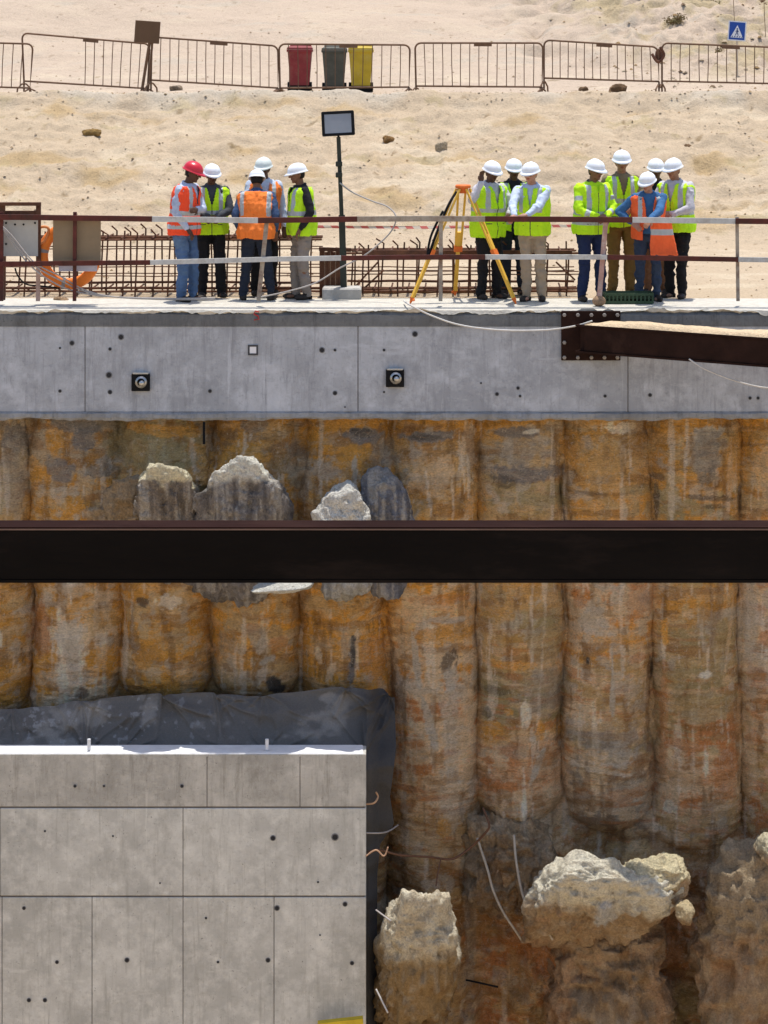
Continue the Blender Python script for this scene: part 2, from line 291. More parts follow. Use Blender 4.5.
# patches in wall coordinates: px, py, rx, ry, angle, colour, strength, roughness
PATCH = [
 (14,440,16,14,0,'U',.8,.5),(78,425,30,9,10,'U',.9,.6),(85,440,12,12,30,'U',.9,.7),(62,470,14,12,30,'U',.8,.7),(100,470,18,8,0,'G',.7,.6),(35,445,10,8,0,'D',.5,.6),(100,512,22,8,0,'G',.6,.5),(12,480,16,40,0,'S',.35,.7),
 (150,450,50,22,8,'V',.8,.3),(165,430,48,6,5,'L',.6,.5),(215,440,10,30,0,'D',.5,.5),(275,430,24,10,0,'T',.5,.6),(255,425,16,7,0,'U',.6,.6),(300,470,14,34,0,'G',.5,.7),
 (363,435,20,9,8,'U',.95,.4),(362,432,12,5,8,'K',.6,.5),(325,468,14,10,0,'S',.5,.6),(355,470,3,18,0,'S',.85,.5),(385,455,14,16,0,'G',.5,.7),(310,440,12,14,0,'L',.5,.6),
 (430,436,32,6,-3,'U',.95,.5),(425,437,20,3,0,'K',.6,.6),(428,475,24,20,0,'B',.55,.9),(428,490,2.2,26,-8,'W',.5,.3),(445,465,10,16,0,'B',.5,.9),(472,450,6,30,-10,'D',.6,.4),(476,508,14,10,0,'L',.6,.7),
 (518,432,26,6,0,'U',.9,.5),(532,431,11,2.5,-8,'W',.9,.5),(522,474,30,9,3,'U',.85,.8),(505,482,14,6,15,'K',.5,.8),(550,472,16,7,0,'U',.6,.8),(540,500,34,7,8,'V',.7,.8),(520,450,24,14,0,'G',.5,.6),(575,452,14,26,-15,'L',.55,.7),(572,448,5,18,-20,'D',.5,.6),
 (620,428,12,6,0,'W',.75,1.2),(600,465,26,30,0,'T',.4,.5),(640,440,10,20,10,'D',.5,.6),(660,478,7,5,0,'K',.6,.5),(658,500,3,22,0,'K',.7,.5),(706,433,18,8,-8,'S',.9,.6),(706,455,16,26,5,'G',.8,.7),(712,478,12,12,0,'K',.35,.9),(705,497,34,3,6,'K',.6,.7),(715,507,16,3,4,'K',.6,.7),(742,500,3,20,0,'K',.6,.5),(738,460,16,30,0,'O',.5,.5),(765,470,10,30,0,'B',.5,.7),(640,490,20,6,0,'V',.5,.7),(590,493,26,2,3,'K',.45,.6),
 (74,588,14,10,0,'S',.5,.7),(70,660,16,46,0,'W',.62,.55),(70,640,15,25,0,'S',.6,.7),(38,635,11,28,0,'R',.7,.7),(100,620,16,14,0,'T',.5,.7),(100,600,22,6,-5,'B',.5,.7),(103,660,17,16,0,'L',.5,.8),(40,680,10,8,0,'B',.5,.6),(82,694,7,6,0,'K',.7,.6),(0,640,3,10,0,'W',.8,.4),
 (143,601,7,6,20,'K',.8,.6),(168,600,10,7,0,'W',.75,1.3),(168,640,22,4,-20,'D',.4,.7),(150,650,14,26,30,'L',.5,.7),(186,680,8,14,0,'B',.4,.5),
 (258,614,20,4,5,'D',.5,.6),(252,625,8,6,0,'R',.5,.6),(262,645,5,12,10,'S',.7,.7),(268,660,12,4,-20,'S',.7,.7),(278,645,12,10,-30,'R',.5,.7),(275,686,8,12,-35,'K',.95,.35),(230,660,16,26,0,'B',.3,.9),(255,632,10,12,0,'S',.4,.8),(297,600,8,26,10,'D',.55,.6),(262,675,5,8,10,'W',.45,.7),
 (352,660,3.5,30,3,'U',.95,.6),(353,650,2.5,18,0,'K',.8,.9),(351,695,5,12,0,'S',.9,.4),(318,655,4,10,-12,'B',.9,.3),(331,671,4,12,25,'B',.85,.3),(340,600,34,10,0,'T',.5,.5),(345,640,6,20,0,'W',.3,.8),(375,660,14,30,0,'R',.4,.6),
 (400,590,18,8,10,'S',.5,.5),(415,610,22,16,0,'B',.7,.6),(445,620,26,4,2,'S',.6,.5),(416,660,4,30,-8,'S',.85,.5),(430,725,5,30,-14,'S',.85,.5),(449,662,8,12,5,'K',.7,1.2),(451,680,8,16,0,'S',.8,.6),(452,725,10,50,0,'S',.6,.6),(466,740,10,60,0,'B',.55,.4),(445,635,30,10,0,'O',.6,.5),(440,600,30,6,0,'R',.5,.5),(408,790,22,3,0,'R',.7,.7),(432,797,18,3,0,'R',.7,.7),(452,800,14,30,0,'S',.4,.7),(443,825,8,10,0,'O',.6,.6),(404,645,10,10,0,'B',.5,.7),(415,745,12,6,0,'R',.5,.8),(400,730,12,4,0,'L',.5,.8),
 (525,713,6,18,3,'W',.9,.5),(524,740,6,30,0,'B',.5,.7),(538,765,4,22,22,'S',.9,.4),(524,800,2.5,30,0,'W',.7,.5),(495,692,18,4,0,'K',.4,.7),(545,690,24,26,0,'G',.5,.4),(545,640,18,30,0,'V',.4,.4),(500,615,20,8,0,'L',.35,.6),(515,665,26,5,0,'L',.5,.7),(488,716,8,5,0,'K',.5,.7),(492,730,14,8,0,'L',.6,.6),(541,733,6,10,0,'L',.7,.6),(510,712,5,4,0,'L',.7,.5),(500,785,26,5,2,'R',.85,.7),(546,762,14,10,0,'D',.5,.9),(490,762,6,5,0,'R',.8,.5),(555,800,12,18,0,'B',.5,.4),(510,750,20,8,0,'G',.4,.9),(480,700,2.5,60,0,'D',.5,.5),
 (596,622,16,22,0,'S',.65,.8),(620,612,10,8,0,'B',.7,.6),(640,600,20,22,0,'R',.45,.8),(625,640,20,6,0,'L',.5,.8),(580,602,8,10,0,'R',.5,.7),(612,697,3,22,0,'S',.95,.4),(612,665,1.5,24,0,'S',.8,.4),(588,661,2,5,0,'K',.9,.4),(631,692,8,14,0,'S',.5,1.2),(638,660,14,6,0,'R',.5,.8),(652,672,4,14,0,'K',.7,.4),(600,730,34,12,8,'S',.35,1.2),(620,755,20,12,0,'S',.7,.8),(590,755,18,8,-8,'B',.6,1.0),(600,770,34,3,10,'W',.5,.8),(605,740,40,10,0,'U',.35,.8),(625,795,20,8,0,'R',.4,.8),(650,700,3,60,0,'D',.5,.5),(628,825,10,6,0,'R',.4,.8),
 (705,674,8,4,0,'W',.95,.5),(688,615,9,4,15,'B',.7,.6),(666,636,4,18,0,'L',.8,.6),(706,620,16,20,0,'G',.35,.8),(720,660,10,40,3,'V',.5,.5),(703,705,30,18,0,'V',.6,.5),(660,683,5,8,0,'B',.6,.5),(673,708,18,3,0,'T',.6,.6),(705,760,2.5,20,-3,'W',.7,.4),(671,808,6,8,20,'W',.7,.7),(665,760,12,8,0,'B',.6,.7),(690,745,22,8,0,'R',.6,.7),(725,770,14,30,0,'R',.6,.6),(680,775,22,5,0,'B',.6,.8),(665,720,4,60,0,'R',.45,.6),(700,830,30,4,5,'R',.5,.8),(690,690,20,2,0,'B',.4,.6),(730,640,2,50,8,'B',.5,.5),
 (752,620,8,50,0,'S',.55,.5),(765,640,8,12,0,'R',.7,.6),(762,706,12,8,0,'D',.5,.9),(755,740,8,8,0,'R',.5,.8),(750,770,10,30,0,'B',.4,.4),
 (500,850,24,18,0,'D',.45,1.0),(536,843,12,8,0,'S',.5,.9),(490,905,30,40,0,'D',.4,1.2),(530,940,40,30,0,'R',.6,.9),(520,975,20,24,0,'T',.5,.9),(550,985,14,20,0,'R',.7,.6),(445,960,20,50,0,'T',.5,.7),(660,960,24,40,0,'R',.6,.5),(675,1000,20,20,0,'V',.7,.8),(600,1010,30,12,0,'V',.4,.9),(470,930,6,80,0,'G',.4,.7),(700,880,30,20,0,'K',.35,.6),(690,860,26,10,0,'D',.5,.7),
]
YW = 29.95; SW = F/YW
def stain(pts):
    """albedo of the wall at world points (stains, rust, grout and mud, fixed to the wall)"""
    q = pts.copy(); q[:,1] *= .5
    wx = fbm(q, (2.2,2,2.2), 4, 101); wz = fbm(q, (1.5,2,4), 4, 102)
    px = 384+pts[:,0]*SW; py = 60+(H-pts[:,2])*SW
    pyw = py+wz*22; pxw = px+wx*5
    n1 = fbm(q, (2.2,1,4.2), 5, 103); n2 = fbm(q, (6,6,9), 5, 104); n3 = fbm(q, (2,2,22), 4, 105); n4 = fbm(q, (14,10,5), 4, 106)
    A = np.zeros((len(pts),3)); B = np.zeros((len(pts),3)); W = np.zeros(len(pts))
    for k, pr in enumerate(PROF):
        c0 = (BND[k]+BND[k+1])/2; wgt = 1-sst(38, 52, abs(pxw-c0))
        if k == 0: wgt = np.where(pxw < c0, 1, wgt)
        if k == len(PROF)-1: wgt = np.where(pxw > c0, 1, wgt)
        ys_ = [t[0] for t in pr]
        a = np.stack([np.interp(pyw, ys_, [K[t[1]][i] for t in pr]) for i in range(3)], 1); b = np.stack([np.interp(pyw, ys_, [K[t[2]][i] for t in pr]) for i in range(3)], 1)
        A += a*wgt[:,None]; B += b*wgt[:,None]; W += wgt
    W = np.maximum(W, 1e-3)[:,None]; A /= W; B /= W
    c = mix(A, B, sst(-.06, .17, n1*.55+n2*.4+n3*.12+n4*.4))
    lowfade = sst(560, 700, py)
    c = mix(c, K['R'], sst(.2,.32, n3*.7+n2*.4)*(.15+.5*lowfade)*sst(370, 400, px))
    c = mix(c, K['B'], sst(.14,.24, fbm(q,(4,4,13),5,107))*(.25+.25*lowfade))
    c = mix(c, K['D'], sst(.20,.30, fbm(q,(3,3,9),5,108))*.6)
    c = mix(c, K['S'], sst(.26,.38, fbm(q,(5,5,5),5,109))*.55)
    c = mix(c, K['W'], sst(.30,.37, fbm(q,(11,9,.9),5,112))*.45); c = mix(c, K['D']*.7, sst(.30,.38, fbm(q,(8,7,1.1),5,113))*.55)
    pn = fbm(q, (9,9,9), 4, 110); pn2 = fbm(q, (28,20,14), 3, 111)
    for (x, y, rx, ry, an, k, st, ro) in PATCH:
        sel = np.where((abs(px-x) < max(rx,ry)*1.8+4) & (abs(py-y) < max(rx,ry)*1.8+4))[0]
        if not len(sel): continue
        a = math.radians(an); dx = px[sel]-x; dy = py[sel]-y
        u = (dx*math.cos(a)+dy*math.sin(a))/rx; v = (-dx*math.sin(a)+dy*math.cos(a))/ry
        d = np.sqrt(u*u+v*v)+(pn[sel]*.8+pn2[sel]*.5)*ro
        t = 1-sst(.78, 1.05, d); c[sel] = c[sel]+(K[k]-c[sel])*(t*st)[:,None]
    c *= (1+.22*n4+.12*n2)[:,None]
    m_ = c.mean(1)[:,None]; c = m_+(c-m_)*1.16; c = c*1.52
    return np.minimum(np.clip(c, .02, None), np.array([.82,.75,.64]))
wallm = colmat('stained_pile_concrete', .8, .28, (6, 34), (.10, .03), (1,1,1.7), spec=.08, flecks=.85)

BULGE = [(150,500,70,55,.30),(243,535,85,90,.30),(360,530,66,80,.28),(600,960,85,75,.55),(416,1000,48,95,.55),(775,980,75,110,.50),(510,870,45,50,.30),(655,900,40,30,.15),(570,452,14,28,.10),(700,470,30,30,.06)]
def bulge(p):
    px = 384+p[:,0]*SW; py = 60+(H-p[:,2])*SW; q = np.stack([p[:,0],p[:,0]*0,p[:,2]],1); wx = fbm(q,(2.5,1,2.5),4,181)*26; wy = fbm(q,(2.5,1,2.5),4,182)*26; t = 0
    for (x,y,rx,ry,a) in BULGE: t = t+a*np.exp(-(((px+wx-x)/rx)**2+((py+wy-y)/ry)**2)**1.6)
    return t
# soil face behind and between the piles
sx = axis(-5.6, 5.6, .03, -14, 14, 1.3); sz = np.arange(-11.2, -1.36, .03)
X, Z = np.meshgrid(sx, sz); p = np.stack([X.ravel(), np.full(X.size, 30.), Z.ravel()], 1)
px = 384+p[:,0]*SW; py = 60+(H-p[:,2])*SW
yy = 30.34-.09*(1-sst(470, 560, py))+fbm(p, (2,1,2), 5, 120)*.11
low = sst(815, 860, py+fbm(p,(1.4,1,1.4),3,121)*20)*sst(395, 480, px)
yy -= low*(.34+.26*fbm(p,(1.1,1,1.0),4,122)+.07*fbm(p,(4,1,5),4,123,True))
yy += np.exp(-((px-664)/18)**2)*sst(860,900,py)*.3+np.exp(-((px-545)/10)**2)*sst(940,980,py)*.12
yy += .16*np.exp(-((py-850)/16)**2)*sst(560,600,px)
yy -= .02*fbm(p,(12,1,14),3,124,True); yy -= bulge(p)*1.25*(1+.5*fbm(p,(3,1,3),4,125,True))
p[:,1] = yy
s = npmesh('soil_face', p, gridfaces(len(sx), len(sz)), wallm, colors=stain(p)); tag(s, kind='structure')

# the bored piles
PBOT = [1200,1200,1200,712,712,1200,1200,828,842,862,1200,1200]
PLAB = ['bored concrete pile wholly beyond the left edge of the photo','leftmost ochre and grey bored pile cut by the photo edge','ochre bored pile with a long whitish vertical grout patch','yellow brown bored pile with small black spot and white comb marks below the steel strut',
 'tan bored pile under the grey striped grout bulge, black rag-like patch at its foot','orange bored pile with a thin dark vertical crack stain above the tarp corner','beige and rust streaked pile just right of the dark tarp','olive and rust pile with a forked white splash halfway down',
 'pale grey banded pile right above the big sunlit boulder','dark ochre pile with a small white oval spot','rightmost beige pile reaching the photo edge','bored concrete pile wholly beyond the right edge of the photo']
TH = np.concatenate([np.radians(np.linspace(-95, 95, 84)), np.radians(np.linspace(120, 240, 5))])
for k in range(len(PROF)):
    c0 = (BND[k]+BND[k+1])/2; x0 = PX(c0, YW); zb = max(-11.2, PZ(PBOT[k], YW)); zt = -1.40
    nz = int((zt-zb)/.0155); zz = np.linspace(zb, zt, nz)
    T, Z = np.meshgrid(TH, zz); T = T.ravel(); Z = Z.ravel()
    R = .585+.012*math.sin(k*2.3)
    base = np.stack([np.sin(T)*.6+k*7, np.cos(T)*.6, Z], 1)
    r = R+.075*fbm(base, (1.5,1.5,1.0), 4, 130+k)+.03*fbm(base, (1,1,5), 4, 140+k, False)+.03*fbm(base, (5,5,8), 4, 150)*sst(-.1,.3,fbm(base,(1.2,1.2,1.2),3,151+k))+.016*fbm(base, (6,6,11), 4, 150)+.008*fbm(base,(3,3,30),3,155,True)
    lowr = sst(-3.5, -5.5, Z)
    r = r+.014*fbm(base,(4,4,16),4,156,True)*(1-sst(-5.5,-3.5,Z))
    if zb > -11:                                       # rounded foot
        t = np.clip((Z-zb)/.38, 0, 1); r = r*np.sqrt(np.clip(1-(1-t)**2, .0, 1))
    t2 = np.exp(-((Z+1.5)/.18)**2); r = r-.03*t2*(1+fbm(base,(3,3,3),3,160))
    dpf = .74+.14*(1-sst(-4.6,-3.2,Z)) if False else .76+.16*(1-sst(-4.6,-3.2,Z)) if True else .66+.26*(1-sst(-4.6,-3.2,Z)); lat = .10*fbm(np.stack([np.full(len(Z),k*5.),Z*0,Z],1),(1,1,.7),3,170)
    x = x0+lat+np.sin(T)*r*1.02; y = 29.9+(1-np.cos(T)*r/.6)*.6*dpf
    Pn = np.stack([x, y, Z], 1); Pn[:,1] -= bulge(Pn)*(np.cos(T)>.1)*(1+.4*fbm(Pn,(3,1,3),4,125,True))
    o = npmesh('bored_pile', Pn, gridfaces(len(TH), nz, True), wallm, colors=stain(Pn))
    tag(o, PLAB[k], 'pile', 'bored piles of the retaining wall')

# ================================================================== BOULDERS AND GROUT BULGES
rockm = colmat('rock_surface', .9, .28, (8, 38), (.12, .04), spec=.06, flecks=.35)
def boulder(name, c, r, seed, label, cat, paint, amp=.18, freq=1.6, shape=None, det=6, striate=0, group=None, ridge=.06, ex=.8):
    import bmesh
    bm = bmesh.new(); bmesh.ops.create_icosphere(bm, subdivisions=det, radius=1)
    bm.verts.ensure_lookup_table(); U = np.array([v.co[:] for v in bm.verts]); Fc = np.array([[v.index for v in f.verts] for f in bm.faces]); bm.free()
    r = np.array(r); q = U.copy(); rg = np.random.default_rng(seed)
    nr = rg.normal(size=(26,3)); nr /= np.linalg.norm(nr, axis=1)[:,None]; dd = rg.uniform(.72, 1.0, 26)
    cs = U@nr.T; rad = np.where(cs > .05, dd[None,:]/np.maximum(cs,.05), 9.); k_ = 22.; rad = -np.log(np.exp(-k_*np.minimum(rad,3)).sum(1))/k_; q = U*np.clip(rad,.5,1.25)[:,None]*1.12; q = np.sign(q)*np.abs(q)**ex
    Pn = q*r
    if shape is not None: Pn = shape(U, Pn, r)
    w_ = Pn+np.array(c)
    d = amp*fbm(w_, (freq,)*3, 5, seed)+ridge*fbm(w_, (freq*3,)*3, 5, seed+9, True)+.045*fbm(w_,(9,)*3,4,seed+12,True)+.012*fbm(w_,(25,)*3,3,seed+13)
    if striate: d = d+striate*fbm(w_, (14,5,.7), 3, seed+5)*sst(.6,.1,U[:,2]) if False else d+striate*fbm(w_, (14,5,.7), 3, seed+5)*(1-sst(.2,.6,U[:,2]))
    w_ = w_+U*d[:,None]*np.minimum(1, r.min()/.25)
    o = npmesh(name, w_-np.array(c), Fc, rockm, colors=np.clip(paint(w_, U), .02, .85)); o.location = tuple(c)
    return tag(o, label, cat, group)
def lean(t, base=None):
    def f(U, Pn, r):
        q = base(U, Pn, r) if base else Pn
        return np.stack([q[:,0], q[:,1]-t*q[:,2], q[:,2]-t*q[:,1]*.8], 1)
    return f
def sunlit_grout_paint(body, top, ztop, width=.12, seed=1):
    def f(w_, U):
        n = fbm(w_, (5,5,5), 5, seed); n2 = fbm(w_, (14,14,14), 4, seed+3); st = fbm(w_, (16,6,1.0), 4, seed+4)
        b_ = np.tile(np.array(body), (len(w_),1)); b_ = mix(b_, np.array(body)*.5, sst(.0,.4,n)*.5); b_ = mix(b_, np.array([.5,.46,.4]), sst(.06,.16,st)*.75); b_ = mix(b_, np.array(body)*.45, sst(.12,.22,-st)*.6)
        c = mix(b_, np.array(top), sst(ztop-width, ztop+width, w_[:,2]+n*.25)); c = mix(c, np.array([.25,.2,.13]), sst(.35,.5,n2)*.6)  # top tone paints sunlight on the upper part of the rock
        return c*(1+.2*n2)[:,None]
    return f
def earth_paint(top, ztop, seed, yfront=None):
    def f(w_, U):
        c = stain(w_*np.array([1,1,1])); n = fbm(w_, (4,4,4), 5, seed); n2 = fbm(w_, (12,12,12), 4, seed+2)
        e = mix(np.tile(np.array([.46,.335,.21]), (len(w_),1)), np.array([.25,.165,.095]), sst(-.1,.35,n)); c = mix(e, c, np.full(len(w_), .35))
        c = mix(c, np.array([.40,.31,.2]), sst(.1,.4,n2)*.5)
        t = sst(ztop-.14, ztop+.1, w_[:,2]+n*.3)*sst(-.25,.15,U[:,2]+n*.4); c = mix(c, np.array(top), t*(1-.5*sst(.3,.45,n2)))  # upward faces near the top are painted paler, as sunlit
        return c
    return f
G_ = 'sunlit rock and grout bulges on the pile wall'
boulder('grout_bulge', P(168,520,29.54), (.40,.27,.72), 3, 'narrow sunlit yellow rock crest with grey striped face, left of three above the strut', 'rock', sunlit_grout_paint((.33,.28,.23),(.84,.74,.50), PZ(480,29.5), .05, 5), .16, 2.0, lean(.3), 6, .045, G_, .05)
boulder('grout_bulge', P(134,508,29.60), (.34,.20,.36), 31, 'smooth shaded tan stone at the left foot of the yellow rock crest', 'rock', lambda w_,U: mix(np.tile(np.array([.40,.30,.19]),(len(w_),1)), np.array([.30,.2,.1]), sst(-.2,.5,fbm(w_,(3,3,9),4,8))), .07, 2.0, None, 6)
boulder('grout_bulge', P(242,532,29.50), (.56,.30,.94), 17, 'tall grey striped grout bulge with sunlit white cap, middle of three above the strut', 'rock', sunlit_grout_paint((.27,.245,.225),(.84,.79,.66), PZ(476,29.5), .08, 15), .14, 1.8, lean(.22, lambda U,Pn,r: Pn*np.stack([1-.30*np.clip(U[:,2],0,1), np.ones(len(U)), np.ones(len(U))],1)+np.stack([.12*U[:,2],0*U[:,2],0*U[:,2]],1)), 6, .085, G_, .03)
boulder('grout_bulge', P(346,545,29.48), (.40,.34,.66), 23, 'sunlit white crumbly grout bulge at the right of the three above the strut', 'rock', sunlit_grout_paint((.5,.48,.43),(.82,.79,.70), PZ(560,29.5), .5, 25), .16, 2.4, lambda U,Pn,r: Pn*np.stack([1-.3*np.clip(U[:,2],0,1), np.ones(len(U)), np.ones(len(U))],1), 6, .02, G_, .03)
boulder('grout_bulge', P(386,540,29.62), (.33,.20,.70), 27, 'blue grey striped grout lump beside the white crumbly bulge', 'rock', sunlit_grout_paint((.25,.25,.27),(.30,.295,.29), PZ(480,29.5), .2, 29), .10, 2.0, None, 6, .06)
boulder('sunlit_ledge', P(282,586,29.12), (.33,.26,.05), 33, 'thin white sunlit ledge peeping out below the long steel strut', 'rock', sunlit_grout_paint((.5,.47,.4),(.72,.7,.62), PZ(600,29.4), .1, 35), .10, 4.0, None, 6)
# lower right rocks
def finger(U, Pn, r):
    return Pn+np.stack([.05*np.sin(U[:,2]*3), -.12*U[:,2], 0*U[:,2]],1)
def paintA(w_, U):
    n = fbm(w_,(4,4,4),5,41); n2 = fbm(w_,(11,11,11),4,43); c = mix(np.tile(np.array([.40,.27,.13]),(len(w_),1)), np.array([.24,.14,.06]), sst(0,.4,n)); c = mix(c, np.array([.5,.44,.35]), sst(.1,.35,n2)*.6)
    t = sst(-7.95,-7.6,w_[:,2]+n*.3); return mix(c, np.array([.80,.72,.54]), t*(.6+.4*sst(-.3,.2,n2)))  # sunlight on the upper end is put into the colour
boulder('boulder', P(416,975,28.85), (.44,.50,1.05), 41, 'finger shaped boulder with sunlit pale top beside the lower concrete wall', 'boulder', paintA, .2, 1.9, lean(.34, finger), 6, .06, ex=.7)
def big(U, Pn, r):
    return Pn*np.stack([np.ones(len(U)), 1+.3*U[:,2], np.ones(len(U))],1)
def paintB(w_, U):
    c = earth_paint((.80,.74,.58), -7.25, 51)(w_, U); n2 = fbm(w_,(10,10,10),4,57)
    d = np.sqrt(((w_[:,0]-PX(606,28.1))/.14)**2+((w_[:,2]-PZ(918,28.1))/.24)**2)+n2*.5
    return mix(c, np.array([.62,.6,.56]), 1-sst(.7,1.1,d))  # ellipse paints a sunlit spot on the boulder front
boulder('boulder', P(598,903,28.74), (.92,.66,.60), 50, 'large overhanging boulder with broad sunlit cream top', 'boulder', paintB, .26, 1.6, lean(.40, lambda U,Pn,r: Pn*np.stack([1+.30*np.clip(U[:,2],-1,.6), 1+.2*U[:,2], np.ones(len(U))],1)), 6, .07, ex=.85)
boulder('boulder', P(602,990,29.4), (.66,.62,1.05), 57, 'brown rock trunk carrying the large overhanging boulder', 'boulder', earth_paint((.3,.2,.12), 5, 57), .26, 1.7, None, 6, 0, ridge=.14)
boulder('boulder', P(654,878,28.52), (.40,.30,.22), 61, 'knobbly sunlit yellow knob sticking out right of the large boulder', 'boulder', earth_paint((.76,.66,.42), -7.3, 61), .14, 2.2, lean(.15), 6, ex=.8)
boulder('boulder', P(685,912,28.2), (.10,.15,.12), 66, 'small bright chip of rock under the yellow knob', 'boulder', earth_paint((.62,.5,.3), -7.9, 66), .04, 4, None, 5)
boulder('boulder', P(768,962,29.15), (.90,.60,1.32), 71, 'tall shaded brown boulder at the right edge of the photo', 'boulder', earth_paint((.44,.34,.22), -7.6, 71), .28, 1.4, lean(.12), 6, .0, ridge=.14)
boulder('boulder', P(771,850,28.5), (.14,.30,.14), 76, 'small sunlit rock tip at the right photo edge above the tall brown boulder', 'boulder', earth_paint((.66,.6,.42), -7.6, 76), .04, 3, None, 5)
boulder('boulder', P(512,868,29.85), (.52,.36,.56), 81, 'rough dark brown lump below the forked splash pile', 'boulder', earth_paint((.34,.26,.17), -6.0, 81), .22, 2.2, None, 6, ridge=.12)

# ================================================================== CONCRETE
def concrete(name, base, dark, blotch=.5, bluish=None, drips=True):
    m, nt, b, N, L = newmat(name)
    tc = N('TexCoord'); v = tc.outputs['Object']
    def noise(sc, det=6, ro=.6, st=(1,1,1), loc=(0,0,0)):
        mp = N('Mapping'); mp.inputs['Scale'].default_value = st; mp.inputs['Location'].default_value = loc; L(v, mp.inputs[0])
        n = N('TexNoise'); n.inputs['Scale'].default_value = sc; n.inputs['Detail'].default_value = det; n.inputs['Roughness'].default_value = ro; L(mp.outputs[0], n.inputs['Vector']); return n.outputs[0]
    def ramp(src, p0, p1):
        r = N('MapRange'); r.inputs['From Min'].default_value = p0; r.inputs['From Max'].default_value = p1; L(src, r.inputs['Value']); return r.outputs[0]
    def mx(f, a, c_, amt=1):
        q = N('MixRGB'); 
        if amt != 1:
            mm = N('Math'); mm.operation = 'MULTIPLY'; mm.inputs[1].default_value = amt; L(f, mm.inputs[0]); f = mm.outputs[0]
        L(f, q.inputs[0])
        if isinstance(a, tuple): q.inputs[1].default_value = (*a,1)
        else: L(a, q.inputs[1])
        q.inputs[2].default_value = (*c_,1); return q.outputs[0]
    c = mx(ramp(noise(.9,5,.6), .38,.62), base, tuple(x*.74 for x in base))
    c = mx(ramp(noise(4,7,.7,(1,1,1),(3,1,2)), .45,.7), c, tuple(min(1,x*1.25) for x in base), .8)
    c = mx(ramp(noise(7,8,.75,(1,1,.35),(9,1,2)), .56,.72), c, dark, blotch)
    if drips: c = mx(ramp(noise(11,7,.75,(1,1,.08),(5,3,2)), .53,.68), c, dark, .7); c = mx(ramp(noise(9,7,.75,(1,1,.05),(1,3,8)), .60,.70), c, tuple(min(1,x*1.5) for x in base), .45)
    c = mx(ramp(noise(2.6,9,.8,(1,1,.5),(4,2,7)), .50,.66), c, dark, .5)
    c = mx(ramp(noise(24,6,.75,(.6,1,1),(2,6,1)), .55,.72), c, tuple(x*.7 for x in dark), .4)
    c = mx(ramp(noise(30,4,.6,(1,1,1),(1,8,2)), .66,.74), c, tuple(x*.4 for x in dark), .75)
    c = mx(ramp(noise(3.2,8,.7,(.3,1,1.4),(7,8,2)), .60,.7), c, tuple(min(1,x*1.35) for x in base), .4)
    L(c, b.inputs['Base Color']); b.inputs['Roughness'].default_value = .75; b.inputs['Specular IOR Level'].default_value = .12
    bp = N('Bump'); bp.inputs['Distance'].default_value = .012; L(noise(16,8,.7), bp.inputs['Height']); L(bp.outputs[0], b.inputs['Normal'])
    return m
capm = concrete('cap_concrete', (.43,.445,.475), (.25,.255,.27), .75)
bandm = concrete('dark_band_concrete', (.16,.165,.17), (.08,.08,.08), .7)
blockm = concrete('lower_wall_concrete', (.57,.57,.53), (.35,.345,.31), .6)
blockm2 = concrete('lower_wall_top_lift', (.47,.46,.42), (.24,.23,.20), .8)
jointm = mat('joint_dirt', (.15,.135,.12), .9)
holem = mat('hole_shade', (.03,.03,.032), .9); ringm = mat('hole_rim', (.17,.17,.175), .9)
rustm = mat('rusty_steel', (.10,.045,.028), .8, .3, 9, .004, 40, c2=(.17,.075,.04), c2amt=.45)
darkrust = mat('dark_rust', (.05,.028,.02), .7, .3, 5, .003, 30, c2=(.09,.045,.03), c2amt=.4)
whitep = mat('weathered_white_paint', (.52,.52,.50), .6, .15, 8, .002, 40, c2=(.30,.26,.22), c2amt=.38, stretch=(1,1,1))
dirtyp = mat('dirty_white_paint', (.36,.31,.25), .7, .2, 8, .002, 40, c2=(.17,.09,.06), c2amt=.42)
redp = mat('rusty_red_paint', (.11,.028,.022), .6, .25, 8, .002, 40, c2=(.06,.028,.02), c2amt=.45)

cap = empty('capping_beam', (0, 30.3, -1.42)); tag(cap, 'long grey concrete capping beam on top of the bored piles', 'beam')
YF = 29.7
def xof(px): return PX(px, YF)
def ragged(x0, x1, z0, z1, yf, yb, amp, step=.03, seed=1, mat_=None, name='', parent=None, chamf=None):
    pass
mb = MB(); joints = [-1500, -188, 85, 358, 628, 902, 2200]
mb.box(((xof(joints[0])+xof(joints[-1]))/2, (YF+.012+30.93)/2, -.825), (xof(joints[-1])-xof(joints[0])-.02, 30.93-YF-.012, 1.17)); part(mb, 'core', jointm, cap)
for i in range(len(joints)-1):
    a, b_ = xof(joints[i])+(.005), xof(joints[i+1])-(.005)
    mb = MB(); mb.bbox(((a+b_)/2, YF+.2, (PZ(326,YF)+PZ(412,YF))/2), (b_-a, .4, PZ(326,YF)-PZ(412,YF)), .008); part(mb, 'wall_panel', capm, cap)
# rough lower lip and dark upper band are sheets with an eroded profile
def profile_strip(name, prof, m, x0, x1, step, seed, amp, parent):
    xs_ = np.concatenate([np.arange(-16, -5.2, .3), np.arange(-5.2, 5.2, step), np.arange(5.2, 16.01, .3)]); xs_ = xs_[(xs_ >= x0) & (xs_ <= x1)]
    V_ = []
    for k, (y, z_, ay, az) in enumerate(prof):
        q = np.stack([xs_, np.full(len(xs_), k*.37), np.zeros(len(xs_))], 1); n = fbm(q, (2.2,1,1), 5, seed); n2 = fbm(q, (9,1,1), 4, seed+k+3)
        V_.append(np.stack([xs_, y+ay*(n*.6+n2*.6), z_+az*(n*.9+n2*.5)], 1))
    V_ = np.concatenate(V_); V_ -= np.array(parent.location)
    # close: faces run x fastest
    Fq = gridfaces(len(xs_), len(prof))[:, ::-1]
    return npmesh(name, V_, Fq, m, parent, smooth=False)
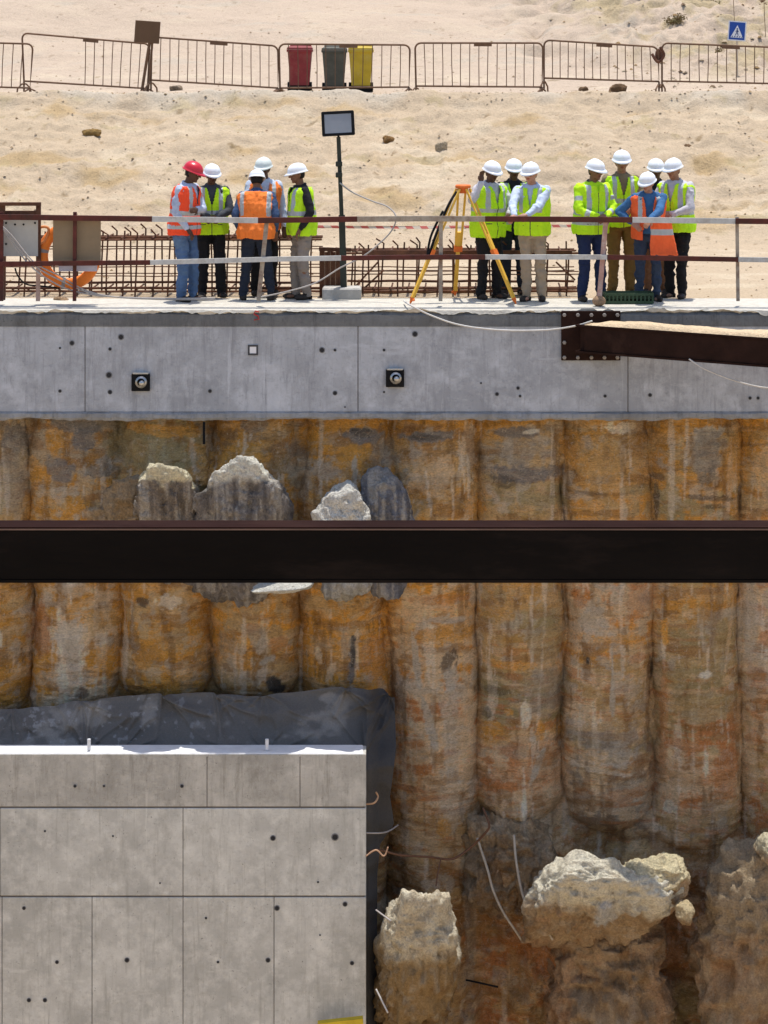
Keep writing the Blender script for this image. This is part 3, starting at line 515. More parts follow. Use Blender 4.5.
profile_strip('lower_lip', [(YF+.1,-1.30,0,0),(YF-.004,-1.325,.006,.02),(YF-.03,-1.345,.016,.02),(YF-.035,-1.395,.02,.02),(YF-.01,-1.425,.02,.045),(YF+.35,-1.43,0,.008)], concrete('lip_concrete', (.30,.30,.30), (.12,.12,.12), .7), -16, 16, .03, 201, 0, cap)
profile_strip('upper_lift', [(YF+.1,-.222,0,0),(YF-.012,-.222,.002,.002),(YF-.018,-.14,.003,.0),(YF-.016,-.075,.003,.02),(YF+.06,-.02,.0,.0),(YF+.1,-.015,0,0)], bandm, -16, 16, .03, 211, 0, cap)
crustm = mat('pale_mortar_crust', (.49,.46,.40), .9, .15, 9, .012, 26)
profile_strip('mortar_crust', [(YF+.12,-.1,0,0),(YF-.002,-.035,.008,.085),(YF-.022,-.026,.018,.075),(YF-.008,-.012,.014,.012),(YF+.02,-.008,.01,.008),(YF+.09,.0,.01,.004),(YF+.5,.006,0,.004),(30.95,.006,0,.004),(30.97,-.2,0,0)], crustm, -16, 16, .022, 221, 0, cap)
def disc(px, py, r, parent, Yf, name='tie_hole'):
    mb = MB(); c_ = P(px, py, Yf); mb.cur = 0
    mb.lathe([(r*1.0,0),(r*1.0,.0035),(r*.8,.005)], (c_[0], Yf-.006, c_[2]), 12, 'y'); mb.cur = 1; mb.lathe([(r*.72,0),(r*.72,.004)], (c_[0], Yf-.0085, c_[2]), 10, 'y')  # raised dark disc stands in for the shade inside the hole
    return part(mb, name, [ringm, holem], parent)
for (x, y, r) in [(72,343,.045),(121,337,.05),(60,348,.02),(60,391,.03),(109,375,.055),(110,392,.04),(210,391,.035),(110,349,.03),(322,350,.05),(335,350,.025),(335,393,.04),(384,392,.02),(415,334,.05),(384,350,.025),(497,394,.035),(518,388,.03),(520,396,.025),(605,396,.028),(650,395,.035),(750,398,.03),(758,398,.03),(481,383,.018),(345,407,.015)]:
    disc(x, y, r*.8, cap, YF)
blackm = mat('black_painted_steel', (.010,.010,.011), .6, .3, 10, spec=.08); lustre = mat('bare_steel', (.45,.44,.42), .35, .2, 10, metal=.9)
for (x, y) in [(141,382),(395,378)]:
    a = empty('anchor_head', P(x,y+10,YF)); tag(a, 'black square anchor plate with steel coil, %s one on the capping beam' % ('left' if x < 200 else 'right'), 'anchor plate', 'anchor plates on the capping beam')
    c_ = P(x, y, YF); mb = MB(); mb.bbox((c_[0], YF-.03, c_[2]), (.235,.055,.22), .006); part(mb, 'plate', blackm, a)
    mb = MB(); mb.lathe([(.075,0),(.075,.04),(.05,.045),(.05,0)], (c_[0]+.01, YF-.1, c_[2]+.01), 20, 'y')
    mb.lathe([(.035,0),(.035,.07),(.01,.075)], (c_[0]+.02, YF-.13, c_[2]+.0), 14, 'y'); part(mb, 'coil', lustre, a, True)
    mb = MB(); mb.bbox((c_[0], YF-.035, c_[2]+.118), (.2,.06,.02), .004); part(mb, 'lit_edge_strip', crustm, a)  # pale mortar-coloured strip paints the sunlit top edge of the plate
c_ = P(253,350,YF); a = empty('survey_target', (c_[0],YF,c_[2]-.06)); tag(a, 'small square survey target, white centre in dark frame', 'survey target')
mb = MB()
for (dx,dz,wx,wz) in ((0,.055,.13,.022),(0,-.055,.13,.022),(.054,0,.022,.088),(-.054,0,.022,.088)): mb.box((c_[0]+dx, YF-.006, c_[2]+dz), (wx,.012,wz))
part(mb, 'frame', mat('target_frame', (.06,.06,.065)), a); mb = MB(); mb.box((c_[0], YF-.004, c_[2]), (.086,.006,.086)); part(mb, 'white_plate', mat('target_white', (.75,.75,.77)), a)
mb = MB(); mb.tube([P(x,y,YF-.035) for x,y in ((259,312),(255,311),(254,314),(258,316),(259,319),(254,320))], .009, 5); o = mb.build('paint_mark', mat('red_marking_paint', (.45,.03,.03))); tag(o, 'small red curl of marking paint on the dark top band', 'paint mark')

# lower cast wall
YB = 28.6; bw = empty('cast_wall', (PX(150,YB), 28.82, -11)); tag(bw, 'lower grey concrete wall section with formwork panel joints', 'concrete wall')
def xb(px): return PX(px, YB)
XR = xb(366); mb = MB(); zt = -5.42; mb.box(((XR-.02-9)/2, 28.78, (zt-.02-11.2)/2), (9+XR-.02, .33, 11.2+zt-.02)); part(mb, 'core', jointm, bw)
def row(py0, py1, js, m, off=0):
    z0, z1 = PZ(py1,YB)+.004, PZ(py0,YB)-.004
    for i in range(len(js)-1):
        a, b_ = xb(js[i])+.004, (xb(js[i+1])-.004 if js[i+1] != 366 else XR)
        mb = MB(); mb.bbox(((a+b_)/2, YB+.18+off, (z0+z1)/2), (b_-a, .36, z1-z0), .006); part(mb, 'wall_panel', m, bw)
row(754, 807, [-340,-160,-20,207,300,366], blockm2, .004); row(808, 896, [-350,-180,0,183,366], blockm); row(897, 1040, [-360,-270,-180,-90,2,92,183,274,366], blockm); row(1040, 1215, [-360,-180,2,183,366], blockm)
mb = MB(); mb.bbox(((XR-.03-9)/2, 28.785, zt+.012), (9+XR-.04, .35, .05), .012); part(mb, 'sunlit_top_strip', mat('sunlit_top_white', (.68,.68,.68), .85, .1, 5, .01, 14), bw)  # wall top whitened as a strip of sunlight
for (x, y, r) in [(273,838,.05),(335,837,.065),(277,908,.05),(127,960,.045),(24,908,.035),(57,962,.035),(29,1000,.04),(45,1000,.04),(268,960,.045),(345,904,.045),(352,963,.04),(75,786,.03),(182,786,.035),(104,786,.022),(218,962,.025),(206,918,.022),(320,935,.015),(45,831,.02),(113,836,.018),(318,882,.02),(160,883,.016)]:
    disc(x, y, r*.72, bw, YB)
wp = mat('pale_plastic', (.7,.72,.75), .5)
for x in (89, 267):
    mb = MB(); mb.tube([P(x,750,28.7), P(x,739,28.7)], .022, 8); o = mb.build('starter_tube', wp); tag(o, 'short pale tube standing on the lower wall top, %s one' % ('left' if x < 100 else 'right'), 'tube', 'short tubes on the lower wall top')
yel = mat('yellow_board', (.55,.40,.03), .6)
mb = MB(); mb.beam(P(318,1025,28.45), P(363,1020,28.45), .07, .1); o = mb.build('formwork_board', yel); tag(o, 'end of a yellow board at the bottom right corner of the lower wall', 'board')

# tarp behind the lower wall
def tarp():
    tx = [-420, 0, 50, 80, 160, 210, 250, 300, 340, 365, 385, 397]; ty = [716, 715, 711, 705, 699, 697, 700, 696, 692, 693, 697, 706]
    ry = [690, 745, 790, 818, 840, 870, 1240]; rx = [394, 396, 390, 394, 380, 377, 375]
    nu, nv = 620, 230; V_ = []
    u = np.concatenate([np.linspace(-420, 0, 60, endpoint=False), np.linspace(0, 397, nu-60)])
    top = np.interp(u, tx, ty)
    Vs = []
    for j in range(nv):
        v = j/(nv-1)
        if v < .45: t = v/.45; py_ = top*(1-t)+760*t; Yv = 29.62+(28.99-29.62)*(t**1.3)
        else: t = (v-.45)/.55; py_ = np.full(len(u), 760+t*(1240-760)); Yv = 28.99+.15*t
        Yv = Yv+np.zeros(len(u)); lim = np.interp(py_, ry, rx); k = 1+(lim/397-1)*sst(250, 397, u); xpx = u*k
        Yv += .30*sst(365, 385, xpx)*(1-sst(700,760,py_))*.3 + .12*sst(368,380,xpx)
        Vs.append(np.stack([(xpx-384)*YW/F*.985, Yv, H-(py_-60)*29.35/F], 1))
    W = np.concatenate(Vs)
    q = W.copy(); pxx = 384+W[:,0]*F/29.4; pyy = 60+(H-W[:,2])*F/29.35
    d = .07*fbm(np.stack([q[:,0]+q[:,2]*.6,q[:,1]*0,q[:,2]],1), (1.1,1,2.4), 2, 301, True)+.008*fbm(np.stack([q[:,0]-q[:,2]*.8,q[:,1]*0,q[:,2]],1), (5,2,4), 2, 302, True)
    wq = q+.35*np.stack([fbm(q,(1.2,1,1.2),2,321),q[:,1]*0,fbm(q,(1.2,1,1.2),2,322)],1)
    rt = random.Random(12)
    for (cx, cy) in ((80,705),(161,698),(262,697),(345,692),(390,700),(10,715),(215,697),(120,748),(89,746),(267,746),(365,745)):
        up_ = -1 if cy > 740 else 1
        for kf in range(5):
            a0 = math.radians(rt.uniform(12,168))*up_; L0 = rt.uniform(28,85); dx = pxx-cx; dy = pyy-cy; al = dx*math.cos(a0)+dy*math.sin(a0); ac = -dx*math.sin(a0)+dy*math.cos(a0)+.08*al*np.sin(al/14+kf)
            wd_ = 1.2+np.clip(al,0,None)*.07; d += .055*np.exp(-np.abs(ac)/wd_)*sst(-2,4,al)*(1-sst(L0*.5,L0,al))
    for (cx, cy) in ():
        dx = pxx-cx; dy = (pyy-cy)*1.0; ang = np.arctan2(dy, dx); rr = np.sqrt(dx*dx+dy*dy)
        d += .02*np.cos(ang*(4+cx%3)+cx+fbm(q,(2,1,2),3,int(cx))*3)*np.exp(-rr/(30+cx%40))*sst(0,6,rr)
    d += .06*np.sin(pxx/34+np.sin(pyy/19))*np.exp(-((pyy-725)/26)**2)
    W[:,1] -= d
    W[:,2] += .02*fbm(q,(3,1,1),3,305)
    n = fbm(q, (3,2,5), 5, 310); n2 = fbm(q, (14,10,14), 4, 311)
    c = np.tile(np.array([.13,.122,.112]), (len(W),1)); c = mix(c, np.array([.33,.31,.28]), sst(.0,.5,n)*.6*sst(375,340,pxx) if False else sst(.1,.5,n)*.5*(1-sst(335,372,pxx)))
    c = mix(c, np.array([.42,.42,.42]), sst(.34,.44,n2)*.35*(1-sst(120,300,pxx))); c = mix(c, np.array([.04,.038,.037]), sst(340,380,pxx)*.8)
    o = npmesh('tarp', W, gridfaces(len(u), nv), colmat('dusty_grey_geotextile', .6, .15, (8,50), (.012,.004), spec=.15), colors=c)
    md = o.modifiers.new('thickness', 'SOLIDIFY'); md.thickness = .008
    tag(o, 'wrinkled dark grey tarp draped behind the lower concrete wall', 'tarp')
tarp()

# ================================================================== STEEL STRUTS
def hbeam(p0, p1, h, fw, tf=.025, tw=.02):
    """H section between p0 and p1 (top centre line)"""
    p0, p1 = Vector(p0), Vector(p1); t = (p1-p0).normalized(); n = Vector((t.y, -t.x, 0)).normalized(); up_ = Vector((0,0,1)); out = []
    def bx(a0, a1, w0, w1):
        mb = MB(); vs = [p+n*a+up_*b for p in (p0,p1) for a,b in ((a0,w0),(a1,w0),(a1,w1),(a0,w1))]
        mb.add(vs, [(0,1,2,3),(7,6,5,4),(0,4,5,1),(1,5,6,2),(2,6,7,3),(3,7,4,0)]); return mb
    return bx(-fw/2, fw/2, -tf, 0), bx(-tw/2, tw/2, -h+tf+.001, -tf-.001), bx(-fw/2, fw/2, -h, -h+tf), n
strutm = mat('strut_steel', (.006,.0045,.0038), .6, .35, 2.2, .004, 20, c2=(.026,.017,.013), c2amt=.33, stretch=(.25,1,1), spec=.06); flangem = mat('strut_flange_rust', (.020,.008,.006), .95, .3, 3, .003, 30, c2=(.034,.016,.012), c2amt=.4, stretch=(.3,1,1), spec=.05)
edgem = mat('pale_flange_edge', (.16,.10,.075), .6, .3, 5, stretch=(.3,1,1))
st = empty('steel_strut', (0,20.2,-1.35)); tag(st, 'long black steel strut crossing the whole picture in front of the piles', 'steel beam')
a, b_, c_, n_ = hbeam((-16,20.25,-.865), (16,20.25,-.865), .485, .30)
part(a, 'top_flange', flangem, st); part(c_, 'bottom_flange', strutm, st)
mb = MB(); mb.box((0,20.115,-1.107), (32,.012,.43)); part(mb, 'web', strutm, st)     # boxed-in side plate of the strut
part(b_, 'inner_web', strutm, st)
mb = MB(); mb.box((0,20.098,-.885), (32,.004,.012)); part(mb, 'pale_edge', edgem, st)  # paler line along the front edge of the top flange
d0, d1 = Vector((2.62,29.50,-.17)), Vector((2.62+2.02*5, 29.50-1.3*5,-.17))
st2 = empty('steel_strut', tuple(d0)); tag(st2, 'dark rusty diagonal strut with sand on top, bolted to the capping beam', 'steel beam')
d0b = d0-(d1-d0).normalized()*.12
a, b_, c_, n_ = hbeam(d0b, d1, .36, .30)
rus2 = mat('brown_strut_steel', (.024,.011,.008), .6, .35, 3, .003, 25, c2=(.055,.028,.02), c2amt=.35, spec=.06)
part(a, 'top_flange', rus2, st2); part(b_, 'web', rus2, st2); part(c_, 'bottom_flange', rus2, st2)
nn = Vector((-1.3,-2.02,0)).normalized(); tt = (d1-d0).normalized()
mb = MB(); q0 = d0+nn*.12; q1 = d1+nn*.12; vs = [p+nn*e+Vector((0,0,z_)) for p in (q0,q1) for e,z_ in ((-.008,-.33),(.008,-.33),(.008,-.03),(-.008,-.03))]
mb.add(vs, [(0,1,2,3),(7,6,5,4),(0,4,5,1),(1,5,6,2),(2,6,7,3),(3,7,4,0)]); part(mb, 'side_plate', rus2, st2)
# sand heaped on the flange
L_ = (d1-d0).length; uu = np.arange(0, L_, .035); vv = np.linspace(-1, 1, 11); Us, Vs_ = np.meshgrid(uu, vv); Us = Us.ravel(); Vs_ = Vs_.ravel()
q = np.stack([Us, Vs_, 0*Us],1); hgt = (.045+.04*fbm(q,(1.0,.4,1),4,401)+.02*fbm(q,(5,1,1),3,402))*np.clip(1-Vs_**2*1.0,0,1)**.5; hgt = np.maximum(hgt*sst(0,.3,Us), .001)+.001; hgt = np.where(np.abs(Vs_) > .99, -.001, hgt)
wd = .148
SP = np.array(d0)[None,:]+np.array(tt)[None,:]*Us[:,None]+np.array(nn)[None,:]*(Vs_*wd)[:,None]+np.array([0,0,1])[None,:]*hgt[:,None]
o = npmesh('sand_heap', SP, gridfaces(len(uu), len(vv)), sandm, colors=np.tile(np.array([.60,.46,.30]),(len(SP),1))); tag(o, 'strip of loose sand lying along the diagonal strut', 'sand', kind='stuff')
pl = empty('mounting_plate', P(590,360,YF)); tag(pl, 'dark bolted steel plate holding the end of the diagonal strut', 'steel plate')
x0, x1 = PX(561,YF), PX(620,YF); z0, z1 = PZ(360,YF), PZ(310.5,YF)
mb = MB(); mb.bbox(((x0+x1)/2, YF-.036, (z0+z1)/2), (x1-x0, .03, z1-z0), .005); part(mb, 'plate', rus2, pl)
boltm = mat('worn_bolt_head', (.27,.24,.215), .5, .2, 20)
for (bx_, by_) in [(564,314.5),(577.5,314.5),(591,314.5),(604,314.5),(617,314.5),(564,357),(577.5,357),(591,357),(604,357),(617,357),(564,342)]:
    mb = MB(); c0 = P(bx_,by_,YF); mb.lathe([(.026,0),(.026,.016),(.016,.022)], (c0[0], YF-.074, c0[2]), 6, 'y'); mb.v = [(v[0], 2*(YF-.063)-v[1], v[2]) for v in mb.v]; part(mb, 'bolt', boltm, pl)

# ================================================================== CABLES AND WIRES
cabw = mat('pale_cable', (.55,.53,.5), .6); wirem = mat('rusty_wire', (.14,.07,.04), .8); cabg = mat('grey_cable', (.36,.33,.31), .6)
def smoothp(pts, n=8):
    pts = [Vector(p) for p in pts]; out = []
    for i in range(len(pts)-1):
        p0 = pts[max(i-1,0)]; p1 = pts[i]; p2 = pts[i+1]; p3 = pts[min(i+2,len(pts)-1)]
        for k in range(n):
            t = k/n; out.append(.5*((2*p1)+(p2-p0)*t+(2*p0-5*p1+4*p2-p3)*t*t+(3*p1-p0-3*p2+p3)*t**3))
    out.append(pts[-1]); return out
def cable(name, pts, r, m, label, cat='cable', group=None):
    mb = MB(); mb.tube(smoothp([P(*p) for p in pts]), r, 6); o = mb.build(name, m, smooth=True); return tag(o, label, cat, group)
cable('cable', [(404,301,30.2),(410,305,29.62),(430,315,29.6),(460,325,29.6),(500,330,29.6),(545,330,29.58),(575,326,29.5),(592,321,29.35)], .011, cabw, 'white cable sagging over the capping beam to the bolted plate')
cable('cable', [(689,359,28.55),(705,369,28.5),(730,379,28.5),(755,386,28.5),(775,388,28.5),(810,386,28.4)], .010, cabw, 'white cable drooping below the diagonal strut')
cable('cable', [(340,183,30.92),(352,192,30.8),(372,201,30.7),(388,207,30.6),(396,217,30.5),(392,230,30.5),(380,243,30.5),(362,257,30.5),(340,268,30.5),(315,283,30.4),(285,292,30.35),(255,298,30.3)], .010, cabg, 'thin cable looping down from the floodlight pole')
for i,(dy) in enumerate((0,3,7)):
    cable('cable', [(-8,216-dy,30.0),(12,236+dy,29.98),(34,262+dy,29.95),(60,276+dy*1.4,29.97),(85,290+dy*.5,30.1),(115,297,30.3),(165,299.5-i*.5,30.35),(215,299.5-i*.7,30.3)], .010, cabg, ['uppermost','middle','lowest'][i]+' of the grey cables hanging from the left rail end', group='cables at the left rail end')
cable('cable', [(15,268,30.2),(18,276,30.2),(26,284,30.2),(40,286,30.2),(60,288,30.2)], .011, blackm, 'black cable loop hanging under the pale board')
cable('rusty_wire', [(368,852,28.9),(380,850,28.9),(400,855,29.0),(430,857,29.2),(452,859,29.3),(470,848,29.4),(486,832,29.3),(489,824,29.3),(483,808,29.5)], .014, wirem, 'long rusty wire from the lower wall edge to the dark lump', 'wire')
cable('rusty_wire', [(441,858,29.2),(438,872,29.0),(436,886,28.9)], .009, wirem, 'short dark wire hanging down from the long rusty wire', 'wire')
cable('rusty_wire', [(366,833,28.75),(380,833,28.8),(389,831,29.0),(398,825,29.3)], .010, cabg, 'pale bent wire between tarp and lower wall, above the long rusty wire', 'wire')
cable('rusty_wire', [(366,804,28.8),(374,803,28.8),(378,797,28.9),(376,792,28.9)], .012, mat('fresh_rebar', (.5,.3,.17)), 'short orange wire stub at the upper right of the lower wall', 'wire')
cable('rusty_wire', [(366,856,28.6),(376,850,28.6),(384,856,28.6),(388,847,28.6)], .010, mat('fresh_wire', (.45,.28,.18)), 'curly orange wire at the right edge of the lower wall', 'wire')
cable('rusty_wire', [(376,989,28.3),(388,1013,28.2)], .010, cabw, 'short pale rod leaning at the foot of the finger boulder', 'wire')
cable('rusty_wire', [(376,910,28.3),(391,921,28.1)], .010, cabg, 'short grey rod poking out at the left of the finger boulder', 'wire')
cable('rusty_wire', [(466,980,29.2),(480,983,29.1),(498,987,29.1)], .012, blackm, 'short black rod sticking out of the brown soil face', 'wire')
cable('grout_run', [(477,838,29.45),(487,868,29.32),(493,890,29.25),(503,912,29.2),(515,930,29.15),(523,942,29.2)], .017, mat('grout', (.42,.36,.28),.9,.2,20), 'left pale grout strand running down the brown soil face', 'grout', 'pale grout strands on the soil face')
cable('grout_run', [(514,835,29.35),(516,860,29.2),(521,888,29.1),(527,905,29.0),(540,920,28.85),(553,940,28.75)], .017, mat('grout2', (.42,.36,.28),.9,.2,20), 'right pale grout strand running down towards the large boulder', 'grout', 'pale grout strands on the soil face')
mb = MB(); mb.beam(P(204,422,29.72), P(204,444,29.72), .03, .03); o = mb.build('steel_pin', blackm); tag(o, 'short dark pin sticking down under the capping beam', 'pin')

# ================================================================== GUARD RAIL
YR = 29.95; gr = empty('guard_rail', (0,YR,0)); tag(gr, 'long red and white painted guard rail along the capping beam edge', 'guard rail')
def railrow(segs, prof, h=.070):
    for (a, b_, m) in segs:
        n = max(2, int((b_-a)/40)); xs_ = np.linspace(a, b_, n)
        mb = MB()
        for i in range(n-1): mb.beam(P(xs_[i],prof(xs_[i]),YR), P(xs_[i+1]+.3,prof(xs_[i+1]),YR), h, .04)
        part(mb, 'rail', m, gr)
railrow([(-500,152,redp),(152,258,whitep),(258,357,redp),(357,485,dirtyp),(485,632,redp),(632,735,whitep),(735,1300,redp)], lambda x: float(np.interp(x, [-500,0,152,260,400,600,768,1300],[217,217,219,220.5,218.5,219.5,221.5,223])))
railrow([(-500,150,redp),(150,341,whitep),(341,485,redp),(485,607,whitep),(607,738,redp),(738,1300,whitep)], lambda x: float(np.interp(x, [-500,0,150,300,450,600,768,1300],[264,264,262.5,258.5,257,257,260,261])), .062)
for (xt, xb_, m, wd, yt) in [(1,1,redp,.06,212),(75,74.5,redp,.045,212),(267,258.5,dirtyp,.055,219),(441,440.5,dirtyp,.05,216),(606,599,mat('pinkish_post',(.42,.25,.21),.7,.2,12,c2=(.55,.5,.45),c2amt=.4),.06,219),(737,738,dirtyp,.04,217),(-180,-180,redp,.05,214),(960,960,dirtyp,.05,216)]:
    mb = MB(); mb.beam(P(xt,yt,YR+.045), P(xb_,302,YR+.045), .045, wd, (1,0,0)) if False else mb.beam(P(xt,yt,YR+.05), P(xb_,301,YR+.05), wd, .045, (0,1,0)); part(mb, 'post', m, gr)
mb = MB(); mb.ell(P(599,301,YR+.05), (.09,.08,.07), None, 10, 7); o = mb.build('mud_clump', mat('mud',(.28,.18,.11),.9,.3,20,.02,30), smooth=True); tag(o, 'lump of mud round the foot of the leaning pinkish rail post', 'mud clump')

# boards and life ring at the left
bf = empty('board_frame', P(20,301,30.2)); tag(bf, 'rusty steel frame holding a pale grey board at the far left', 'board')
mb = MB(); Yb = 30.15
mb.beam(P(2.5,203,Yb), P(2.5,300,Yb), .07, .05); mb.beam(P(38.5,203,Yb), P(38.5,262,Yb), .06, .05); mb.beam(P(-1,204,Yb-.03), P(41,204,Yb-.03), .045, .05); mb.beam(P(3,213,Yb+.04), P(38,213,Yb+.04), .06, .04); part(mb, 'frame', rustm, bf)
mb = MB(); mb.beam(P(38.3,262,Yb), P(38,301,Yb), .05, .05); part(mb, 'leg', mat('pale_pink_post',(.45,.3,.24),.7,.2,10), bf)
mb = MB(); c0 = P(20,237,Yb-.05); mb.bbox(c0, (.47,.02,.5), .004); bd = part(mb, 'board', mat('pale_board',(.42,.41,.38),.6,.08,6), bf)
for (bx_,by_) in [(6,223),(15,224.5),(23.5,224.5),(6,244),(35,223)]:
    mb = MB(); c0 = P(bx_,by_,Yb-.065); mb.lathe([(.014,0),(.014,.01)], c0, 8, 'y'); part(mb, 'bolt', blackm, bf)
tb = empty('site_board', P(77,262,30.05)); tag(tb, 'blank brown board fixed behind the rail, in front of the orange life ring', 'board')
mb = MB(); c0 = P(77,240,30.06); mb.bbox(c0, (.62,.02,.58), .004); part(mb, 'panel', mat('tan_board',(.25,.185,.115),.6,.08,5), tb)
mb = MB(); c0 = P(78,264,30.09); mb.bbox(c0, (.50,.02,.19), .004); part(mb, 'pale_lower_plate', mat('lavender_plate',(.46,.45,.54),.5,.08,5), tb)
lr = empty('life_ring', P(70,290,30.25)); tag(lr, 'orange life ring with grey bands hanging behind the brown board', 'life ring')
ctr = Vector(P(69,256,30.22)); mb = MB(); mb2 = MB(); vs = []; n1, n2 = 48, 14; fs = []; ms = []
for i in range(n1):
    a = 2*math.pi*i/n1; band = any(abs(((a-b0+math.pi)%(2*math.pi))-math.pi) < .13 for b0 in (math.radians(165),math.radians(75),math.radians(345),math.radians(255)))
    rr = .072+(.004 if band else 0)
    for j in range(n2):
        b0 = 2*math.pi*j/n2; R_ = .345+rr*math.cos(b0); vs.append(ctr+Vector((R_*math.cos(a), rr*.7*math.sin(b0), R_*1.06*math.sin(a)))); 
    for j in range(n2):
        q2 = (j+1)%n2; i2 = (i+1)%n1; fs.append((i*n2+j,i*n2+q2,i2*n2+q2,i2*n2+j)); ms.append(1 if band else 0)
mb.add(vs, fs); mb.m = ms; part(mb, 'ring', [mat('orange_buoy',(.75,.20,.03),.5,.1,5), mat('grey_band',(.25,.22,.21),.6)], lr, True)
mb = MB(); mb.tube(smoothp([ctr+Vector((-.36+dx,-.05,.12+dz)) for dx,dz in ((-.06,.0),(-.08,.16),(.0,.26),(.1,.24),(.06,.1),(-.02,.02),(-.05,-.1))]), .018, 6); part(mb, 'grab_rope', mat('orange_rope',(.6,.22,.08),.8), lr, True)

# ================================================================== REBAR CAGES
def cage(x0, x1, ytop, label, step, seed, diag, yf=31.35, dp=.6, hor=(250,268), toff=4):
    r_ = random.Random(seed); c = empty('rebar_cage', P((x0+x1)/2, 300, yf)); tag(c, label, 'rebar cage', 'rusty rebar cages behind the rail')
    sc = F/yf; zt_ = PZ(ytop, yf); x = x0; i = 0
    while x < x1 and i < 90:
        for (yy_, dx) in ((yf,0),(yf+dp, 5+r_.uniform(-1.5,1.5))):
            X0 = (x+dx-384)/sc+r_.uniform(-.02,.02); X1 = X0+r_.uniform(-.03,.05); t_ = zt_-r_.uniform(-.02,.06)
            mb = MB(); p_ = [(X0,yy_,-.05),((X0+X1)/2+r_.uniform(-.01,.01),yy_,t_/2),(X1,yy_,t_)]
            if r_.random() < .55: p_.append((X1-.05-r_.random()*.06, yy_-.1*r_.random(), t_+.07))
            mb.tube(p_, .0125, 5); part(mb, 'upright_bar', rustm, c)
        x += step*r_.uniform(.75,1.25); i += 1
    a, b_ = (x0-384)/sc-.05, (x1-384)/sc+.05
    for (y_, z_, rr) in [(yf-.015,zt_-.10,.016),(yf+dp,zt_-.10,.016),(yf+dp*.5,zt_-.09,.014),(yf+dp*.25,zt_-.115,.012),(yf+dp*.75,zt_-.11,.012),(yf-.015,.10,.018),(yf+dp,.12,.018),(yf+dp*.5,.07,.016),(yf+dp*.3,.04,.016)]+[(yf-.012,PZ(h_,yf),.008) for h_ in hor]+[(yf+dp,PZ(h_+1,yf),.008) for h_ in hor]:
        xs_ = np.linspace(a, b_, 12); mb = MB(); mb.tube([(x_, y_, z_+r_.uniform(-.008,.008)) for x_ in xs_], rr, 5); part(mb, 'long_bar', rustm, c)
    x = x0+step*.4
    while x < x1:
        X0 = (x-384)/sc; mb = MB(); mb.tube([(X0,yf-.03,zt_-.08),(X0+.03,yf+dp+.03,zt_-.075)], .012, 5); mb.tube([(X0,yf-.03,.08),(X0+.03,yf+dp+.03,.09)], .012, 5); part(mb, 'tie_bar', rustm, c); x += step
    for (xa,ya,xb2,yb2) in diag:
        mb = MB(); mb.tube([P(xa,ya,yf+.05), P(xb2,yb2,yf+.1)], .013, 5); part(mb, 'brace', rustm, c)
cage(-40, 318, 232, 'tall rusty rebar cage behind the left group and life ring', 15.5, 3, [], 31.4, .6, (249,267,276))
cage(350, 575, 246, 'low rusty rebar cage behind the survey tripod', 17, 5, [(556,262,575,280),(352,290,378,262),(360,292,384,270)], 31.4, .75, (271,274.5))
# stacked rusty channels left of the floodlight
bs = empty('steel_bundle', P(330,298,31.3)); tag(bs, 'bundle of upright rusty steel channels beside the floodlight pole', 'steel bundle')
for i in range(10):
    x_ = PX(320+i*2.7, 31.3+.12*(i%2)); t_ = .66-.03*(i%3)
    mb = MB(); mb.box((x_, 31.3, t_/2), (.012,.12,t_)); mb.box((x_+.018, 31.246, t_/2-.002), (.024,.012,t_-.004)); mb.box((x_+.018, 31.354, t_/2-.002), (.024,.012,t_-.004)); part(mb, 'channel', rustm, bs)
mb = MB(); mb.beam(P(319,249,31.2), P(351,250,31.2), .05, .05); part(mb, 'top_waler', rustm, bs)
mb = MB(); mb.beam(P(362,252.5,31.25), P(572,253,31.25), .07, .05); mb.build('waler', rustm); tag(bpy.data.objects['waler'], 'long rusty bar resting on top of the low rebar cage', 'steel bar')
mb = MB(); mb.beam(P(350,296,31.9), P(575,295,31.9), .12, .1); o = mb.build('timber_sleeper', mat('old_timber',(.16,.09,.05),.85,.3,8)); tag(o, 'dark timber lying on the ground under the low rebar cage', 'timber')

# barrier tape
tapeM, nt_, b, N, L = newmat('red_white_tape')
tc = N('TexCoord'); sp = N('SeparateXYZ'); L(tc.outputs['Object'], sp.inputs[0]); ma = N('Math'); ma.operation='MULTIPLY_ADD'; L(sp.outputs[2], ma.inputs[0]); ma.inputs[1].default_value = .8; L(sp.outputs[0], ma.inputs[2])
m2 = N('Math'); m2.operation='MULTIPLY'; m2.inputs[1].default_value = 4.6; L(ma.outputs[0], m2.inputs[0]); fr = N('Math'); fr.operation='FRACT'; L(m2.outputs[0], fr.inputs[0]); gt = N('Math'); gt.operation='GREATER_THAN'; gt.inputs[1].default_value=.5; L(fr.outputs[0], gt.inputs[0])
mx_ = N('MixRGB'); L(gt.outputs[0], mx_.inputs[0]); mx_.inputs[1].default_value=(.62,.52,.40,1); mx_.inputs[2].default_value=(.55,.12,.09,1); L(mx_.outputs[0], b.inputs['Base Color']); b.inputs['Roughness'].default_value=.4
YT = 34.0
tp = empty('barrier_tape', (0,YT,1)); tag(tp, 'red and white barrier tape stretched across the sand behind the people', 'barrier tape')
pts_t = [(306,226.5),(345,227),(420,227.5),(500,226.5),(560,226),(600,226),(640,225)]
mb = MB(); vs = []
for (x_,y_) in pts_t: p_ = P(x_,y_,YT); tw = .6*math.sin(x_*.05); vs += [(p_[0],p_[1]-.01,p_[2]-.020),(p_[0],p_[1]+.02*tw,p_[2]+.020)]
mb.add(vs, [(2*i,2*i+2,2*i+3,2*i+1) for i in range(len(pts_t)-1)]); o = part(mb, 'tape', tapeM, tp); md = o.modifiers.new('t','SOLIDIFY'); md.thickness=.003
